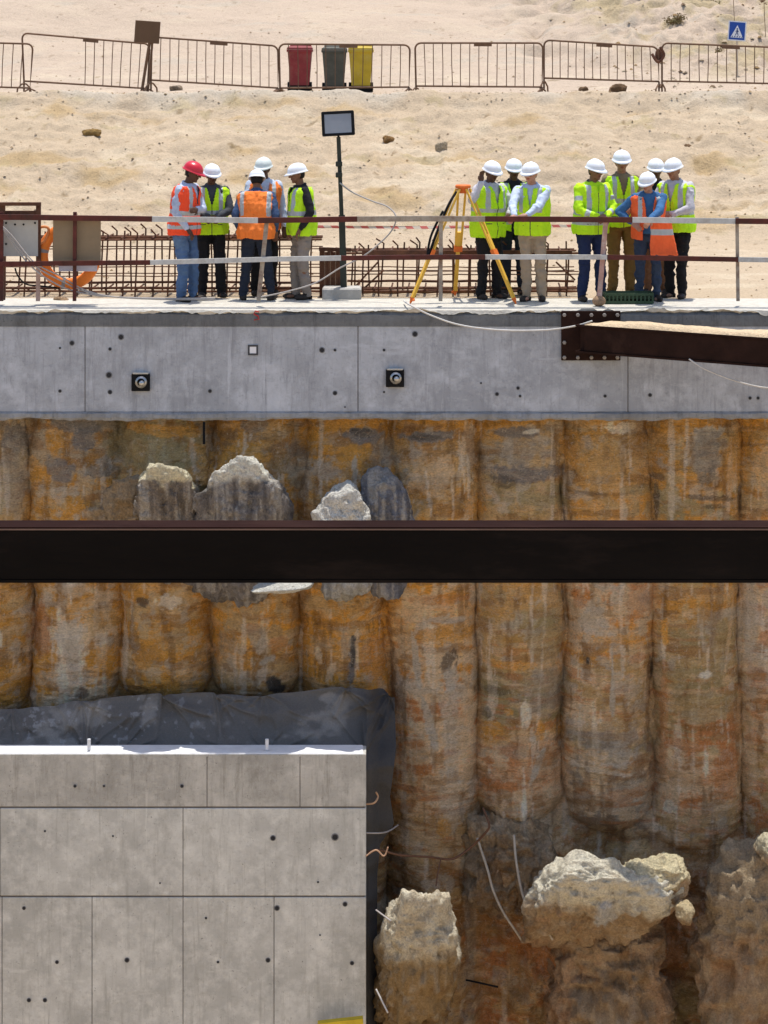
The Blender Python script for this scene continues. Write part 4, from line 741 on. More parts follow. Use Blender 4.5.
for i,x_ in enumerate((306,641)):
    mb = MB(); q = P(x_,224,YT); mb.tube([(q[0],YT+.02,-.05),(q[0]+.01,YT+.02,q[2]+.08)], .014, 6); o = mb.build('stake', rustm); tag(o, ['thin rusty stake carrying the left end of the barrier tape','thin rusty stake carrying the right end of the barrier tape'][i], 'stake', 'stakes of the barrier tape')

# ================================================================== FLOODLIGHT, TRIPOD, CRATE
fl = empty('floodlight', P(340,300,31)); tag(fl, 'rectangular floodlight on a dark pole set in a concrete block', 'floodlight')
polem = mat('dark_green_steel',(.035,.04,.032),.5,.3,6)
mb = MB(); mb.beam(P(338.5,137,31), P(342.5,250,31), .055, .055, (1,0,0)) if False else mb.beam(P(338.5,137,31), P(342,225,31), .055, .055); part(mb, 'pole', polem, fl)
mb = MB(); mb.beam(P(341.8,215,31.01), P(344,296,31.01), .085, .085); part(mb, 'pole_sleeve', polem, fl)
mb = MB(); mb.bbox((PX(342,31), 31, .07), (.52,.4,.17), .02); part(mb, 'base_block', concrete('block_concrete',(.45,.43,.40),(.3,.28,.25),.4,drips=False), fl)
hc = Vector(P(338,123.5,30.94)); R = Matrix.Rotation(math.radians(-3),3,'Y') @ Matrix.Rotation(math.radians(-12),3,'X')
mb = MB(); mb.bbox(hc+Vector((0,.05,0)), (.44,.09,.33), .015, R); hd_ = part(mb, 'lamp_housing', blackm, fl)
mb = MB()
for s_ in (-1,1): mb.box(hc+R@Vector((0,.0,s_*.148)), (.43,.02,.034), R); mb.box(hc+R@Vector((s_*.198,0,0)), (.034,.02,.262), R)
part(mb, 'rim', blackm, fl)
mb = MB(); mb.box(hc+R@Vector((0,.0,0)), (.36,.008,.26), R); part(mb, 'glass', mat('lamp_glass',(.26,.28,.31),.25,.08,3), fl)
mb = MB(); mb.beam(hc+Vector((-.12,.12,-.1)), hc+Vector((.12,.12,-.1)), .03,.02); mb.beam(hc+Vector((0,.12,-.1)), Vector(P(338.5,137,31)), .03,.03,(0,1,0)); part(mb, 'bracket', blackm, fl)
mb = MB()
for yy_ in (164,175): c0 = P(339,yy_,30.96); mb.bbox(c0, (.09,.06,.07), .01)
part(mb, 'clamp', polem, fl)

tr = empty('survey_tripod', P(463,300,30.6)); tag(tr, 'yellow and orange survey tripod with no instrument on it', 'tripod')
yw = mat('tripod_yellow',(.72,.42,.06),.5,.12,8); orr = mat('tripod_orange',(.70,.16,.03),.5,.1,8)
hp = Vector(P(463,188,30.6)); mb = MB(); mb.lathe([(.10,0),(.105,.03),(.09,.045),(.03,.05)], hp, 16); mb.lathe([(.05,-.07),(.07,-.06),(.07,0)], hp, 12); part(mb, 'head', orr, tr, False)
for (fx, fy, fY) in [(410,298,30.25),(516,298,30.2),(455,297,31.25)]:
    foot = Vector(P(fx,fy,fY)); foot.z = .01; out = Vector((foot.x-hp.x, foot.y-hp.y, 0)).normalized(); top = hp+out*.075+Vector((0,0,-.01)); side = Vector((-out.y,out.x,0))
    mid = top.lerp(foot, .54); lo = top.lerp(foot, .95)
    mb = MB(); 
    for s_ in (-1,1): mb.beam(top+side*.05*s_, mid+side*.036*s_, .022, .028, tuple(side))
    if True: mb.beam(top.lerp(foot,.40), lo, .036, .052 if fY < 31 else .05, tuple(side))
    lg = part(mb, 'leg', yw, tr)
    mb = MB(); 
    m_ = top.lerp(foot,.53); mb.beam(m_, top.lerp(foot,.58), .05, .11, tuple(side)); part(mb, 'clamp', orr, tr)
    mb = MB(); mb.tube([lo, foot], .03, 8, rs=[.032,.008]); mb.beam(lo-side*.0, lo+out*.0-Vector((0,0,.03))+side*.05, .03,.02,(0,1,0)); part(mb, 'foot', orr, tr)
mb = MB(); mb.tube(smoothp([hp+Vector((-.09,-.03,-.05)), Vector(P(448,206,30.45)), Vector(P(437,232,30.4)), Vector(P(428,256,30.35)), Vector(P(431,236,30.42)), Vector(P(443,211,30.5))]), .018, 6); part(mb, 'strap', blackm, tr, True)

cr = empty('crate', P(628,302,30.35)); tag(cr, 'low dark green slatted crate on the beam behind the rail', 'crate')
gm = mat('green_plastic',(.045,.075,.04),.6,.2,8); c0 = Vector((PX(628,30.35),30.35,0)); 
for (dx,dy,lx,ly) in ((0,-.14,.64,.02),(0,.14,.64,.02),(-.31,0,.02,.26),(.31,0,.02,.26)):
    mb = MB(); 
    for zz in (.03,.135): mb.box(c0+Vector((dx,dy,zz)), (lx,ly,.035))
    k = 13 if lx > .1 else 5
    for i in range(k):
        t = (i/(k-1)-.5)*.97; mb.box(c0+Vector((dx+(t*lx if lx > .1 else 0), dy+(t*ly if lx < .1 else 0), .083)), (.022 if lx > .1 else .018, .016, .069))
    part(mb, 'side', gm, cr)
mb = MB(); mb.box(c0+Vector((0,0,.012)), (.6,.25,.012)); mb.box(c0+Vector((0,-.02,.1)), (.58,.2,.05)); part(mb, 'base', gm, cr)

# ================================================================== CROWD BARRIERS AND BINS
barm = mat('barrier_brown_steel',(.15,.085,.05),.7,.25,6); YBR = 46.2
def barrier(TL, TR, BR_, BL, label, skip=0, nb=13, Y0=YBR, Y1=YBR, feet=(1,1), roundl=1, roundr=1):
    mid = PX((BL[0]+BR_[0])/2, (Y0+Y1)/2); b = empty('crowd_barrier', (mid, (Y0+Y1)/2, PZ(94, (Y0+Y1)/2))); tag(b, label, 'barrier', 'rusty crowd barriers along the bank top')
    def Q(px, py):
        t = (px-BL[0])/(BR_[0]-BL[0]); Yq = Y0+(Y1-Y0)*t; return Vector(P(px, py, Yq))
    tl, tr_, br, bl = Q(*TL), Q(*TR), Q(*BR_), Q(*BL)
    def gz(q): return ground_z(q.x, q.y)-.01
    rr = .12
    def rnd(c, a, b2):
        u = (a-c).normalized()*rr; v = (b2-c).normalized()*rr; return [c+u*(1-math.sin(t))+v*(1-math.cos(t)) if False else c+u*(1-math.sin(t))+v*(1-math.cos(t)) for t in (0,math.pi/8,math.pi/4,3*math.pi/8,math.pi/2)]
    path = [bl]+rnd(tl, bl, tr_)+rnd(tr_, tl, br)+[br]
    mb = MB(); mb.tube(path+[bl], .019, 6); part(mb, 'frame', barm, b)
    for i in range(1, nb+1):
        t = i/(nb+1)
        if t < skip: continue
        p0 = bl.lerp(br, t); p1 = tl.lerp(tr_, t); p0 = p0+Vector((random.uniform(-.012,.012),0,0)); mb = MB(); mb.tube([p0, p0.lerp(p1,.5)+Vector((random.uniform(-.008,.008),0,0)), p1], .0095, 5); part(mb, 'bar', barm, b)
    p0 = tl.lerp(tr_, .46 if not skip else .48); p1 = tl.lerp(tr_, .60 if not skip else .60); mb = MB(); mb.beam(p0-Vector((0,.012,.03)), p1-Vector((0,.012,.03)), .075, .008); part(mb, 'name_plate', barm, b)
    for (q, on) in ((bl,feet[0]),(br,feet[1])):
        if not on: continue
        s_ = 1 if q is bl else -1; g_ = gz(q); mb = MB(); mb.tube([q, q+Vector((0,0,g_-q.z+.06))], .019, 6)
        h_ = max(.1, (q.z-g_)*.8); mb.tube([q+Vector((-.10,-.28,g_-q.z)), q+Vector((-.09,-.24,g_-q.z+h_*.55)), q+Vector((-.03,-.12,g_-q.z+h_*.95)), q+Vector((.0,0,g_-q.z+h_)), q+Vector((.03,.12,g_-q.z+h_*.95)), q+Vector((.09,.24,g_-q.z+h_*.55)), q+Vector((.10,.28,g_-q.z))], .017, 6); part(mb, 'foot', barm, b)
barrier((-104,40),(33,44),(30,88),(-104,84), 'crowd barrier cut by the left edge of the photo')
barrier((22,33),(150,44),(147,88.5),(24,81), 'bent crowd barrier with its left bars missing', skip=.46, Y0=46.6, Y1=46.1)
barrier((152,37),(278,46),(278,88),(151,80), 'crowd barrier right of the brown square sign', Y0=46.1)
barrier((279,44),(410,45),(409,87),(280,88), 'crowd barrier standing in front of the three bins')
barrier((415,43),(543,43),(542,87),(416,86), 'crowd barrier right of the one in front of the bins')
barrier((544,40),(658,47),(659,81.5),(544,78), 'crowd barrier behind the two loose brown stones', Y0=46.5)
barrier((662,43),(792,48),(792,84),(662,81), 'rightmost crowd barrier, in front of the blue sign', Y0=46.4)
mb = MB(); mb.ell(P(658.5,55,46.25), (.07,.06,.13), None, 8, 6); mb.tube(smoothp([P(652,54,46.2),P(658,62,46.15),P(664,55,46.2),P(660,47,46.2)]), .03, 6); o = mb.build('chain_knot', rustm); tag(o, 'dark knot of chain tying two crowd barriers together', 'chain')
def bin_(px, m, label):
    Yb_ = 48.1; zg = ground_z(PX(px,Yb_), Yb_)-.01; b = empty('wheelie_bin', (PX(px,Yb_), Yb_, zg)); tag(b, label, 'bin', 'wheelie bins behind the barriers')
    c = Vector((PX(px,Yb_), Yb_, zg)); ln = lambda z_, w_, d_, oy=0: [(c.x-w_,c.y-d_+oy,zg+z_),(c.x+w_,c.y-d_+oy,zg+z_),(c.x+w_,c.y+d_+oy,zg+z_),(c.x-w_,c.y+d_+oy,zg+z_)]
    mb = MB(); R_ = [ln(.13,.195,.24),(ln(.5,.22,.28)),ln(.82,.245,.32),ln(.825,.265,.345),ln(.875,.265,.345)]; vs = [v for r_ in R_ for v in r_]
    fs = [(i*4+j, i*4+(j+1)%4, i*4+4+(j+1)%4, i*4+4+j) for i in range(len(R_)-1) for j in range(4)]+[(3,2,1,0),(16,17,18,19)]; mb.add(vs, fs); part(mb, 'body', m, b)
    mb = MB(); R_ = [ln(.88,.262,.35),ln(.91,.258,.345),ln(.945,.2,.28,-.02),ln(.95,.1,.15,-.02)]; vs = [v for r_ in R_ for v in r_]; mb.add(vs, [(i*4+j, i*4+(j+1)%4, i*4+4+(j+1)%4, i*4+4+j) for i in range(3) for j in range(4)]+[(3,2,1,0),(12,13,14,15)])
    mb.tube([(c.x-.22,c.y+.36,zg+.9),(c.x-.22,c.y+.42,zg+.96),(c.x+.22,c.y+.42,zg+.96),(c.x+.22,c.y+.36,zg+.9)], .018, 6); part(mb, 'lid', m, b)
    mb = MB(); R_ = [ln(.0,.20,.2,-.03),ln(.128,.205,.25)]; vs = [v for r_ in R_ for v in r_]; mb.add(vs, [(j,(j+1)%4,4+(j+1)%4,4+j) for j in range(4)]+[(3,2,1,0),(4,5,6,7)]); part(mb, 'base', blackm, b)
    for s_ in (-1,1): mb = MB(); mb.lathe([(.03,-.03),(.10,-.028),(.10,.028),(.03,.03)], (c.x+s_*.225, c.y-.12, zg+.10), 16, 'x'); part(mb, 'wheel', blackm, b, False)
bin_(300, mat('red_plastic',(.23,.035,.038),.6,.15,4,c2=(.27,.10,.08),c2amt=.4), 'dark red wheelie bin, left of three')
bin_(334.5, mat('grey_plastic',(.075,.075,.06),.6,.15,4,c2=(.13,.12,.09),c2amt=.4), 'dark grey wheelie bin between the red and yellow bins')
bin_(361, mat('yellow_plastic',(.48,.34,.03),.6,.15,4,c2=(.46,.36,.12),c2amt=.4), 'yellow wheelie bin, right of three')
# brown sign
sg = empty('square_sign', P(146,92,46.0)); tag(sg, 'blank brown square sign on a leaning post among the barriers', 'sign')
c0 = Vector(P(147.3,32,45.95)); R = Matrix.Rotation(math.radians(4),3,'Y'); mb = MB(); mb.bbox(c0, (.50,.02,.44), .004, R); part(mb, 'plate', mat('brown_sign',(.13,.075,.042),.6,.1,4), sg)
gzz = ground_z(c0.x, 46.0); mb = MB(); mb.tube([c0+Vector((.06,.03,-.1)), (c0.x-.12,46.0,gzz)], .03, 6); mb.tube([c0+Vector((.10,.03,-.2)), (c0.x+.0,46.05,gzz)], .022, 6); part(mb, 'post', barm, sg)
# blue pedestrian sign
Ys = 51.5; bs_ = empty('pedestrian_sign', P(737,42,Ys)); tag(bs_, 'blue square pedestrian crossing sign with a white triangle', 'sign')
c0 = Vector(P(737,31,Ys)); R = Matrix.Rotation(math.radians(4),3,'Y'); s_ = .39; blue = mat('sign_blue',(.02,.07,.32),.4,.05,3); wht = mat('sign_white',(.7,.72,.75),.4,.05,3)
def flat(pts_, th, y_, m, name):
    mb = MB(); n = len(pts_); vs = [c0+R@Vector((a,y_-th,b0)) for a,b0 in pts_]+[c0+R@Vector((a,y_,b0)) for a,b0 in pts_]
    mb.add(vs, [tuple(range(n)), tuple(range(2*n-1,n-1,-1))]+[(i,n+i,n+(i+1)%n,(i+1)%n) for i in range(n)]); return part(mb, name, m, bs_)
flat([(-.2,-.22),(.2,-.22),(.2,.22),(-.2,.22)], .01, 0, wht, 'plate'); flat([(-.175,-.195),(.175,-.195),(.175,.195),(-.175,.195)], .004, -.012, blue, 'blue_field')
flat([(-.14,-.15),(.14,-.15),(.0,.13)], .004, -.018, wht, 'triangle')
mb = MB(); 
def bar2(a, b0, w_): mb.beam(c0+R@Vector((a[0],-.025,a[1])), c0+R@Vector((b0[0],-.025,b0[1])), w_, .003)
bar2((0,-.02),(0.005,.02),.035); bar2((0,.03),(.0,.06),.03); bar2((0,-.02),(-.035,-.10),.016); bar2((0,-.02),(.03,-.10),.016); bar2((0,.01),(.035,-.02),.012); bar2((0,.01),(-.035,-.015),.012)
for k in range(5): bar2((-.11+k*.055,-.14),(-.09+k*.055,-.115),.02)
part(mb, 'walking_figure', mat('sign_dark',(.03,.06,.2)), bs_)
mb = MB(); mb.tube([c0+Vector((0,.03,.15)), (c0.x+.01,Ys+.03,ground_z(c0.x,Ys)-.1)], .02, 6); part(mb, 'post', mat('pale_post',(.5,.42,.32)), bs_)

# stones and shrubs
def stone(px, py, Yv, r, seed, label, name='stone', c=(.17,.105,.06)):
    x_ = PX(px,Yv); zg = ground_z(x_,Yv); return boulder(name, (x_,Yv,zg+r[2]*.4), r, seed, label, 'stone', lambda w_,U: mix(np.tile(np.array(c),(len(w_),1)), np.array(c)*1.7, sst(-.1,.4,fbm(w_,(8,8,8),3,seed))), r[0]*.3, 5, None, 4)
stone(583,94,46.0,(.09,.08,.08),501,'smaller of two brown stones under the tilted barrier'); stone(618,93,46.0,(.16,.10,.10),502,'larger of two brown stones under the tilted barrier')
stone(176,72,48.6,(.13,.09,.07),503,'grey brown stone lying behind the barrier near the brown sign', c=(.22,.17,.12))
stone(388,147,43.8,(.11,.08,.07),505,'ochre stone on the sand bank right of the floodlight', c=(.26,.15,.06)); stone(92,134,43.9,(.17,.1,.07),506,'ochre clod on the sand bank below the left barriers', c=(.30,.19,.07)); stone(687,140,43.6,(.08,.07,.05),507,'dark stone on the sand bank above the right group')
stone(441,154,43.4,(.10,.07,.09),508,'pale round stone on the sand bank above the tripod', c=(.36,.29,.20)); stone(62,300,30.75,(.09,.06,.05),509,'small tan stone on the beam below the life ring', c=(.38,.26,.16))
# gravel scattered on the sand
gv = MB(); r_ = random.Random(5); verts = []; faces = []; gc = []
base = [(1,0,-.3),(-1,0,-.3),(0,1,-.3),(0,-1,-.3),(.3,.2,.8),(-.4,-.1,.7)]
bf_ = [(0,3,4),(3,5,4),(0,4,2),(2,4,5),(1,5,3),(1,2,5),(0,2,1),(0,1,3)]
for i in range(9000):
    yv = r_.choice([r_.uniform(39.5,46), r_.uniform(39.5,46), r_.uniform(45.3,47), r_.uniform(31.2,39), r_.uniform(46,58)]); xv = r_.uniform(-9,9); s0 = .007+.026*r_.random()**5
    if xv+(yv-52)*.3 > 5.2 and yv > 50: s0 *= 2.6
    zg = ground_z(xv,yv); a = r_.uniform(0,6.28); n0 = len(verts)
    for (bx_,by_,bz_) in base: verts.append((xv+s0*(bx_*math.cos(a)-by_*math.sin(a))*r_.uniform(.7,1.3), yv+s0*(bx_*math.sin(a)+by_*math.cos(a))*r_.uniform(.7,1.2), zg+s0*.6*bz_+s0*.25)); 
    cc = r_.choice([(.30,.2,.1),(.22,.15,.09),(.45,.36,.25),(.5,.4,.28)]); gc += [cc]*6
    faces += [tuple(n0+k for k in f_) for f_ in bf_]
o = npmesh('gravel', verts, faces, sandm, colors=np.array(gc), smooth=False); tag(o, 'small stones and clods scattered over the sand', 'gravel', kind='stuff')
shm = mat('dry_leaf',(.16,.13,.05),.8,.35,12,c2=(.24,.13,.07),c2amt=.4); twm = mat('twig',(.20,.14,.08),.9)
def shrub(px, Yv, r, n, label, seed, red=False):
    r_ = random.Random(seed); x_ = PX(px,Yv); zg = ground_z(x_,Yv); e = empty('dry_shrub', (x_,Yv,zg)); tag(e, label, 'shrub', 'dry shrubs on the upper slope')
    mb = MB(); lf = MB()
    for i in range(n):
        a = r_.uniform(0,6.28); b_ = r_.uniform(.1,1.0); L0 = r*r_.uniform(.5,1.1); d = Vector((math.cos(a)*math.cos(b_), math.sin(a)*math.cos(b_), math.sin(b_)*.8)); p0 = Vector((x_,Yv,zg-.02)); m_ = p0+d*L0*.5+Vector((0,0,.03)); p1 = p0+d*L0
        mb.tube([p0,m_,p1], .006, 4)
        for k in range(14):
            t = r_.uniform(.35,1); q = p0.lerp(p1,t)+Vector((r_.gauss(0,.04),r_.gauss(0,.04),r_.gauss(0,.04))); u = Vector((r_.gauss(0,1),r_.gauss(0,1),r_.gauss(0,1))).normalized()*.03; v = u.cross(Vector((r_.gauss(0,1),1,r_.gauss(0,1)))).normalized()*.014
            lf.add([q-u,q+v,q+u,q-v], [(0,1,2,3)])
    part(mb, 'twigs', twm, e); part(lf, 'leaves', shm if not red else mat('red_dry_leaf',(.24,.11,.055),.8,.3,10), e)
shrub(697,57.5,.8,70,'reddish brown shrub, largest one at the upper right',1,True); shrub(684,58.2,.75,55,'olive shrub just left of the reddish shrub',2); shrub(675,54.8,.35,26,'small olive tuft below the reddish shrub, nearer the barriers',3); shrub(716,56.5,.2,10,'tiny dry tuft between the reddish shrub and the blue sign',4); shrub(657,60.5,.3,14,'dry tuft at the top edge near the upper right',8); shrub(718,53.2,.22,10,'tiny dry tuft left of the blue sign foot',6)
for (px_, Yv, h_, lab) in [(733,55,.95,'tall dry stalk with seed head above the blue sign'),(764,54,.8,'tall dry stalk with seed head at the upper right corner')]:
    x_ = PX(px_,Yv); zg = ground_z(x_,Yv); e = empty('dry_stalk', (x_,Yv,zg)); tag(e, lab, 'stalk'); mb = MB(); mb.tube([(x_+.04,Yv,zg-.05),(x_+.01,Yv,zg+h_*.6),(x_,Yv,zg+h_)], .008, 5); part(mb, 'stem', twm, e)
    mb = MB(); rr_ = random.Random(px_)
    for k in range(26): q = Vector((x_,Yv,zg+h_))+Vector((rr_.gauss(0,.05),rr_.gauss(0,.05),rr_.gauss(0,.05))); mb.ell(q, (.02,.02,.012), None, 5, 4)
    part(mb, 'seed_head', mat('seed_head',(.16,.09,.05),.9), e)

# ================================================================== PEOPLE
def remesh(mb, vox, smooth=3):
    me = bpy.data.meshes.new('tmp'); me.from_pydata([tuple(v) for v in mb.v], [], mb.f); me.update()
    o = bpy.data.objects.new('tmp', me); col.objects.link(o)
    m = o.modifiers.new('r', 'REMESH'); m.mode = 'VOXEL'; m.voxel_size = vox
    s_ = o.modifiers.new('s', 'SMOOTH'); s_.iterations = smooth; s_.factor = .5
    dg = bpy.context.evaluated_depsgraph_get(); ev = o.evaluated_get(dg); m2 = ev.to_mesh()
    n = len(m2.vertices); V_ = np.empty(n*3, np.float32); m2.vertices.foreach_get('co', V_); V_ = V_.reshape(-1,3).astype(float)
    Nn = np.empty(n*3, np.float32); m2.vertices.foreach_get('normal', Nn); Nn = Nn.reshape(-1,3).astype(float)
    Fq = np.array([list(p.vertices) if len(p.vertices) == 4 else list(p.vertices)+[p.vertices[-1]] for p in m2.polygons if len(p.vertices) == 4])
    ev.to_mesh_clear(); bpy.data.objects.remove(o); bpy.data.meshes.remove(me)
    return V_, Nn, Fq
def fab(name, c, rough=.85, var=.12, c2=None, amt=.4, sc=9): return mat(name, c, rough, var, sc, .004, 60, c2=c2, c2amt=amt, spec=.2)
SILV = mat('reflective_tape', (.42,.45,.46), .45, .1, 20); LIME = fab('lime_fabric', (.52,.86,.02), .8, .08); ORNG = fab('orange_fabric', (.90,.22,.04), .8, .1); RED_OR = fab('red_orange_fabric', (.95,.09,.03), .8, .08)
DARKZ = mat('dark_zip', (.05,.06,.05), .7); HWHITE = mat('helmet_white', (.78,.80,.83), .3, .04, 6, spec=.5); HRED = mat('helmet_red', (.55,.015,.03), .3, .06, 6, spec=.5); HGREY = mat('helmet_offwhite', (.62,.66,.62), .35, .05, 6)
GLASS = mat('dark_glasses', (.01,.01,.012), .15); SHOE = mat('shoe_leather', (.035,.028,.024), .6, .3, 20); EYEW = mat('eye', (.5,.48,.45), .3)
SK = dict(dark=(.095,.048,.03), brown=(.20,.10,.06), light=(.42,.22,.15), tan=(.30,.16,.10))
SKM = {k: (mat('skin_'+k, v, .55, .1, 20), mat('lips_'+k, (v[0]*.75, v[1]*.5, v[2]*.5), .5)) for k, v in SK.items()}
HAIR = mat('black_hair', (.015,.012,.01), .7)
def person(px, Yp, h, phi, lean, pitch, yaw, skin, shirt, vest, trou, helmet, label, arms, feet=((-.11,.02),(.11,.0)), glasses=False, girth=1.0, long_vest=0.0, jacket=False, open_vest=0, tilt=0, band=(1.07,1.0), cross=False, roll=0, vneck=.065, shoe=None):
    k = h/1.75; X0 = PX(px, Yp); ph = math.radians(phi); e = empty('person', (X0, Yp, .0), ph); tag(e, label, 'person', 'people in hard hats on the capping beam')
    le = math.radians(lean); ro = math.radians(roll)
    # local frame: x = lateral, -y = forward, z = up
    def bend(v, full=None):
        v = Vector(v); a = le*(full if full is not None else max(0, min(1, (v.z/k-.86)/.28))); c_ = Vector((0, 0, .92*k)); d = v-c_
        d = Matrix.Rotation(a, 3, 'X') @ Matrix.Rotation(ro*(a/le if le else max(0, min(1, (v.z/k-.86)/.28))), 3, 'Y') @ d; return c_+d
    def w2l(w): d = Vector(w)-Vector((X0, Yp, 0)); return Matrix.Rotation(-ph, 3, 'Z') @ d
    g = girth
    TOR = [(.84,.150,.105),(.92,.170,.120),(1.0,.166,.120),(1.08,.162,.118),(1.18,.172,.122),(1.28,.185,.125),(1.36,.192,.115),(1.415,.185,.098),(1.45,.135,.08),(1.48,.075,.065),(1.50,.062,.06)]
    def torso(mb, infl, z0, z1, bendit=True, gg=g, hemflare=0):
        rings = []
        for (u, a, b_) in [t for t in TOR if z0 <= t[0] <= z1]:
            fl_ = hemflare*max(0,(1.1-u))
            rings.append(((0, 0, u*k), ((a*gg+infl+fl_)*k, 0, 0), (0, (b_*gg*(1+.10*(gg>1.05)*(u<1.2))+infl+fl_)*k, 0)))
        m2 = MB(); m2.loft(rings, 28)
        if bendit: m2.v = [tuple(bend(v)) for v in m2.v]
        mb.add(m2.v, m2.f)
    # head frame
    neck = bend((0, 0, 1.47*k), 1); Rh = Matrix.Rotation(le*.5, 3, 'X') @ Matrix.Rotation(math.radians(yaw), 3, 'Z') @ Matrix.Rotation(math.radians(pitch), 3, 'X') @ Matrix.Rotation(math.radians(tilt), 3, 'Y')
    def hd(x, y, z): return neck+Rh @ (Vector((x, y, z))*k)          # z from neck base, y forward negative
    hc_ = (0, -.02, .16)
    # limbs
    hips = [Vector((s_*.088*k, 0, .88*k)) for s_ in (-1,1)]; ank = []; knee = []
    for s_, (fx, fy) in zip((0,1), feet):
        a_ = Vector((fx*k, -fy*k, .085*k)); hp_ = hips[s_]; mid = (a_+hp_)/2; kn = mid+Vector((0, -.035*k-(abs(fy)*.15), .03*k)); ank.append(a_); knee.append(kn)
    sh = [bend((s_*.175*k*(.5+.5*g), .0, 1.405*k)) for s_ in (-1,1)]
    wr = []; el = []; palm_dir = []
    for s_, spec in zip((0,1), arms):
        sd_ = -1 if s_ == 0 else 1; kind = spec[0]; hint = Vector((sd_*.35, .45, -.8))
        if kind == 'down': w_ = sh[s_]+Vector((sd_*.07, -.06, -.53))*k; hint = Vector((sd_*.3,.8,0))
        elif kind == 'pocket': w_ = bend((sd_*.21*k, -.09*k, .93*k)); hint = Vector((sd_*.8,.7,0))
        elif kind == 'clasp': w_ = bend((sd_*.05*k, -.27*k, 1.08*k)); hint = Vector((sd_*.8,.3,-.3))
        elif kind == 'fold': w_ = bend((-sd_*.09*k, -.20*k-.02*s_, (1.16+.02*s_)*k)); hint = Vector((sd_*.8,.0,-.5))
        elif kind == 'back': w_ = bend((sd_*.06*k, .17*k, .95*k)); hint = Vector((sd_*.9,.4,0))
        elif kind == 'local': w_ = Vector(spec[1])*k; hint = Vector(spec[2])
        elif kind == 'world': w_ = w2l(spec[1]); hint = Vector(spec[2])
        L1, L2 = .285*k, .255*k; d = w_-sh[s_]; D = d.length
        if D > (L1+L2)*.985: w_ = sh[s_]+d*((L1+L2)*.985/D); d = w_-sh[s_]; D = d.length
        D = max(D, .08); t = (L1*L1-L2*L2+D*D)/(2*D); hh = math.sqrt(max(0, L1*L1-t*t)); dn = d.normalized(); hv = hint-dn*hint.dot(dn); hv.normalize()
        el.append(sh[s_]+dn*t+hv*hh); wr.append(w_); palm_dir.append(spec[3] if len(spec) > 3 else None)
    # ---- body: one continuous skin
    mb = MB(); torso(mb, -.02, .84, 1.5)
    mb.cap(bend((0,.0,1.42*k)), .058*k, hd(0,-.005,.08), .052*k, 12)
    mb.ell(hd(*hc_), (.074*k,.093*k,.105*k), Rh, 20, 14); mb.ell(hd(0,-.04,.105), (.056*k,.066*k,.062*k), Rh, 16, 10); mb.ell(hd(0,-.085,.068), (.026*k,.022*k,.022*k), Rh, 10, 8)
    mb.cap(hd(0,-.108,.172), .010*k, hd(0,-.126,.138), .017*k, 8); mb.cap(hd(-.035,-.098,.178), .014*k, hd(.035,-.098,.178), .014*k, 8)
    mb.ell(hd(0,-.104,.103), (.026*k,.013*k,.010*k), Rh, 8, 6)
    for s_ in (-1,1): mb.ell(hd(s_*.077,-.01,.15), (.012*k,.022*k,.034*k), Rh, 8, 6); mb.ell(hd(s_*.038,-.085,.132), (.022*k,.02*k,.022*k), Rh, 8, 6)
    for s_ in (0,1):
        mb.cap(sh[s_], .045*k, el[s_], .036*k); mb.cap(el[s_], .037*k, wr[s_], .025*k)
        mb.cap(hips[s_], .075*k, knee[s_], .05*k); mb.cap(knee[s_], .05*k, ank[s_], .035*k)
        mb.ell(ank[s_]+Vector((0,-.05*k,-.045*k)), (.036*k,.09*k,.03*k))
        # hand
        fd = (wr[s_]-el[s_]).normalized() if palm_dir[s_] is None else Vector(palm_dir[s_]).normalized()
        sd_ = -1 if s_ == 0 else 1; side = fd.cross(Vector((0,-1,.3))); side = side.normalized() if side.length > .1 else Vector((1,0,0)); nrm = side.cross(fd).normalized()
        if nrm.z > 0: nrm = -nrm
        w_ = wr[s_]; pc = w_+fd*.048*k; Rm = Matrix((side, nrm, fd)).transposed(); mb.ell(pc, (.042*k,.019*k,.054*k), Rm, 12, 8); mb.cap(w_, .026*k, pc, .024*k, 8)
        for i, (o_, ln_) in enumerate(((-.030,.066),(-.010,.078),(.011,.074),(.030,.058))):
            b0 = pc+side*o_*k+fd*.042*k; b1 = b0+(fd*.9+nrm*.35).normalized()*ln_*.5*k; b2 = b1+(fd*.45+nrm*.8).normalized()*ln_*.5*k; mb.cap(b0, .0098*k, b1, .0092*k, 7); mb.cap(b1, .0092*k, b2, .0078*k, 7)
        t0 = w_+side*(-.028)*k*1+fd*.025*k; t1 = t0+(side*-.7+fd*.7+nrm*.2).normalized()*.035*k; t2 = t1+(side*-.2+fd*.9+nrm*.35).normalized()*.032*k; mb.cap(t0, .014*k, t1, .0115*k, 7); mb.cap(t1, .0115*k, t2, .009*k, 7)
    V_, Nn, Fq = remesh(mb, .0085, 2)
    # tint the lips
    lc = np.array(hd(0,-.112,.103)); cen = V_[Fq].mean(1); mi = (np.linalg.norm((cen-lc)/np.array([1.6,1,1]), axis=1) < .016).astype(int)
    body = npmesh('body', V_, Fq, list(SKM[skin]), e, mi=mi)
    # ---- eyes or glasses
    if glasses:
        mb = MB()
        for s_ in (-1,1): mb.ell(hd(s_*.034,-.108,.158), (.030*k,.010*k,.020*k), Rh, 10, 6); mb.tube([hd(s_*.062,-.098,.162), hd(s_*.081,-.01,.160)], .004*k, 5)
        mb.tube([hd(-.012,-.116,.162), hd(.012,-.116,.162)], .005*k, 5); mb.build('glasses', GLASS, e, True)
    else:
        for s_ in (-1,1): mb = MB(); mb.ell(hd(s_*.032,-.100,.157), (.013*k,.010*k,.008*k), Rh, 8, 6); mb.cur = 1; mb.ell(hd(s_*.032,-.109,.157), (.006*k,.003*k,.006*k), Rh, 6, 5); mb.build('eye', [EYEW, GLASS], e, True)
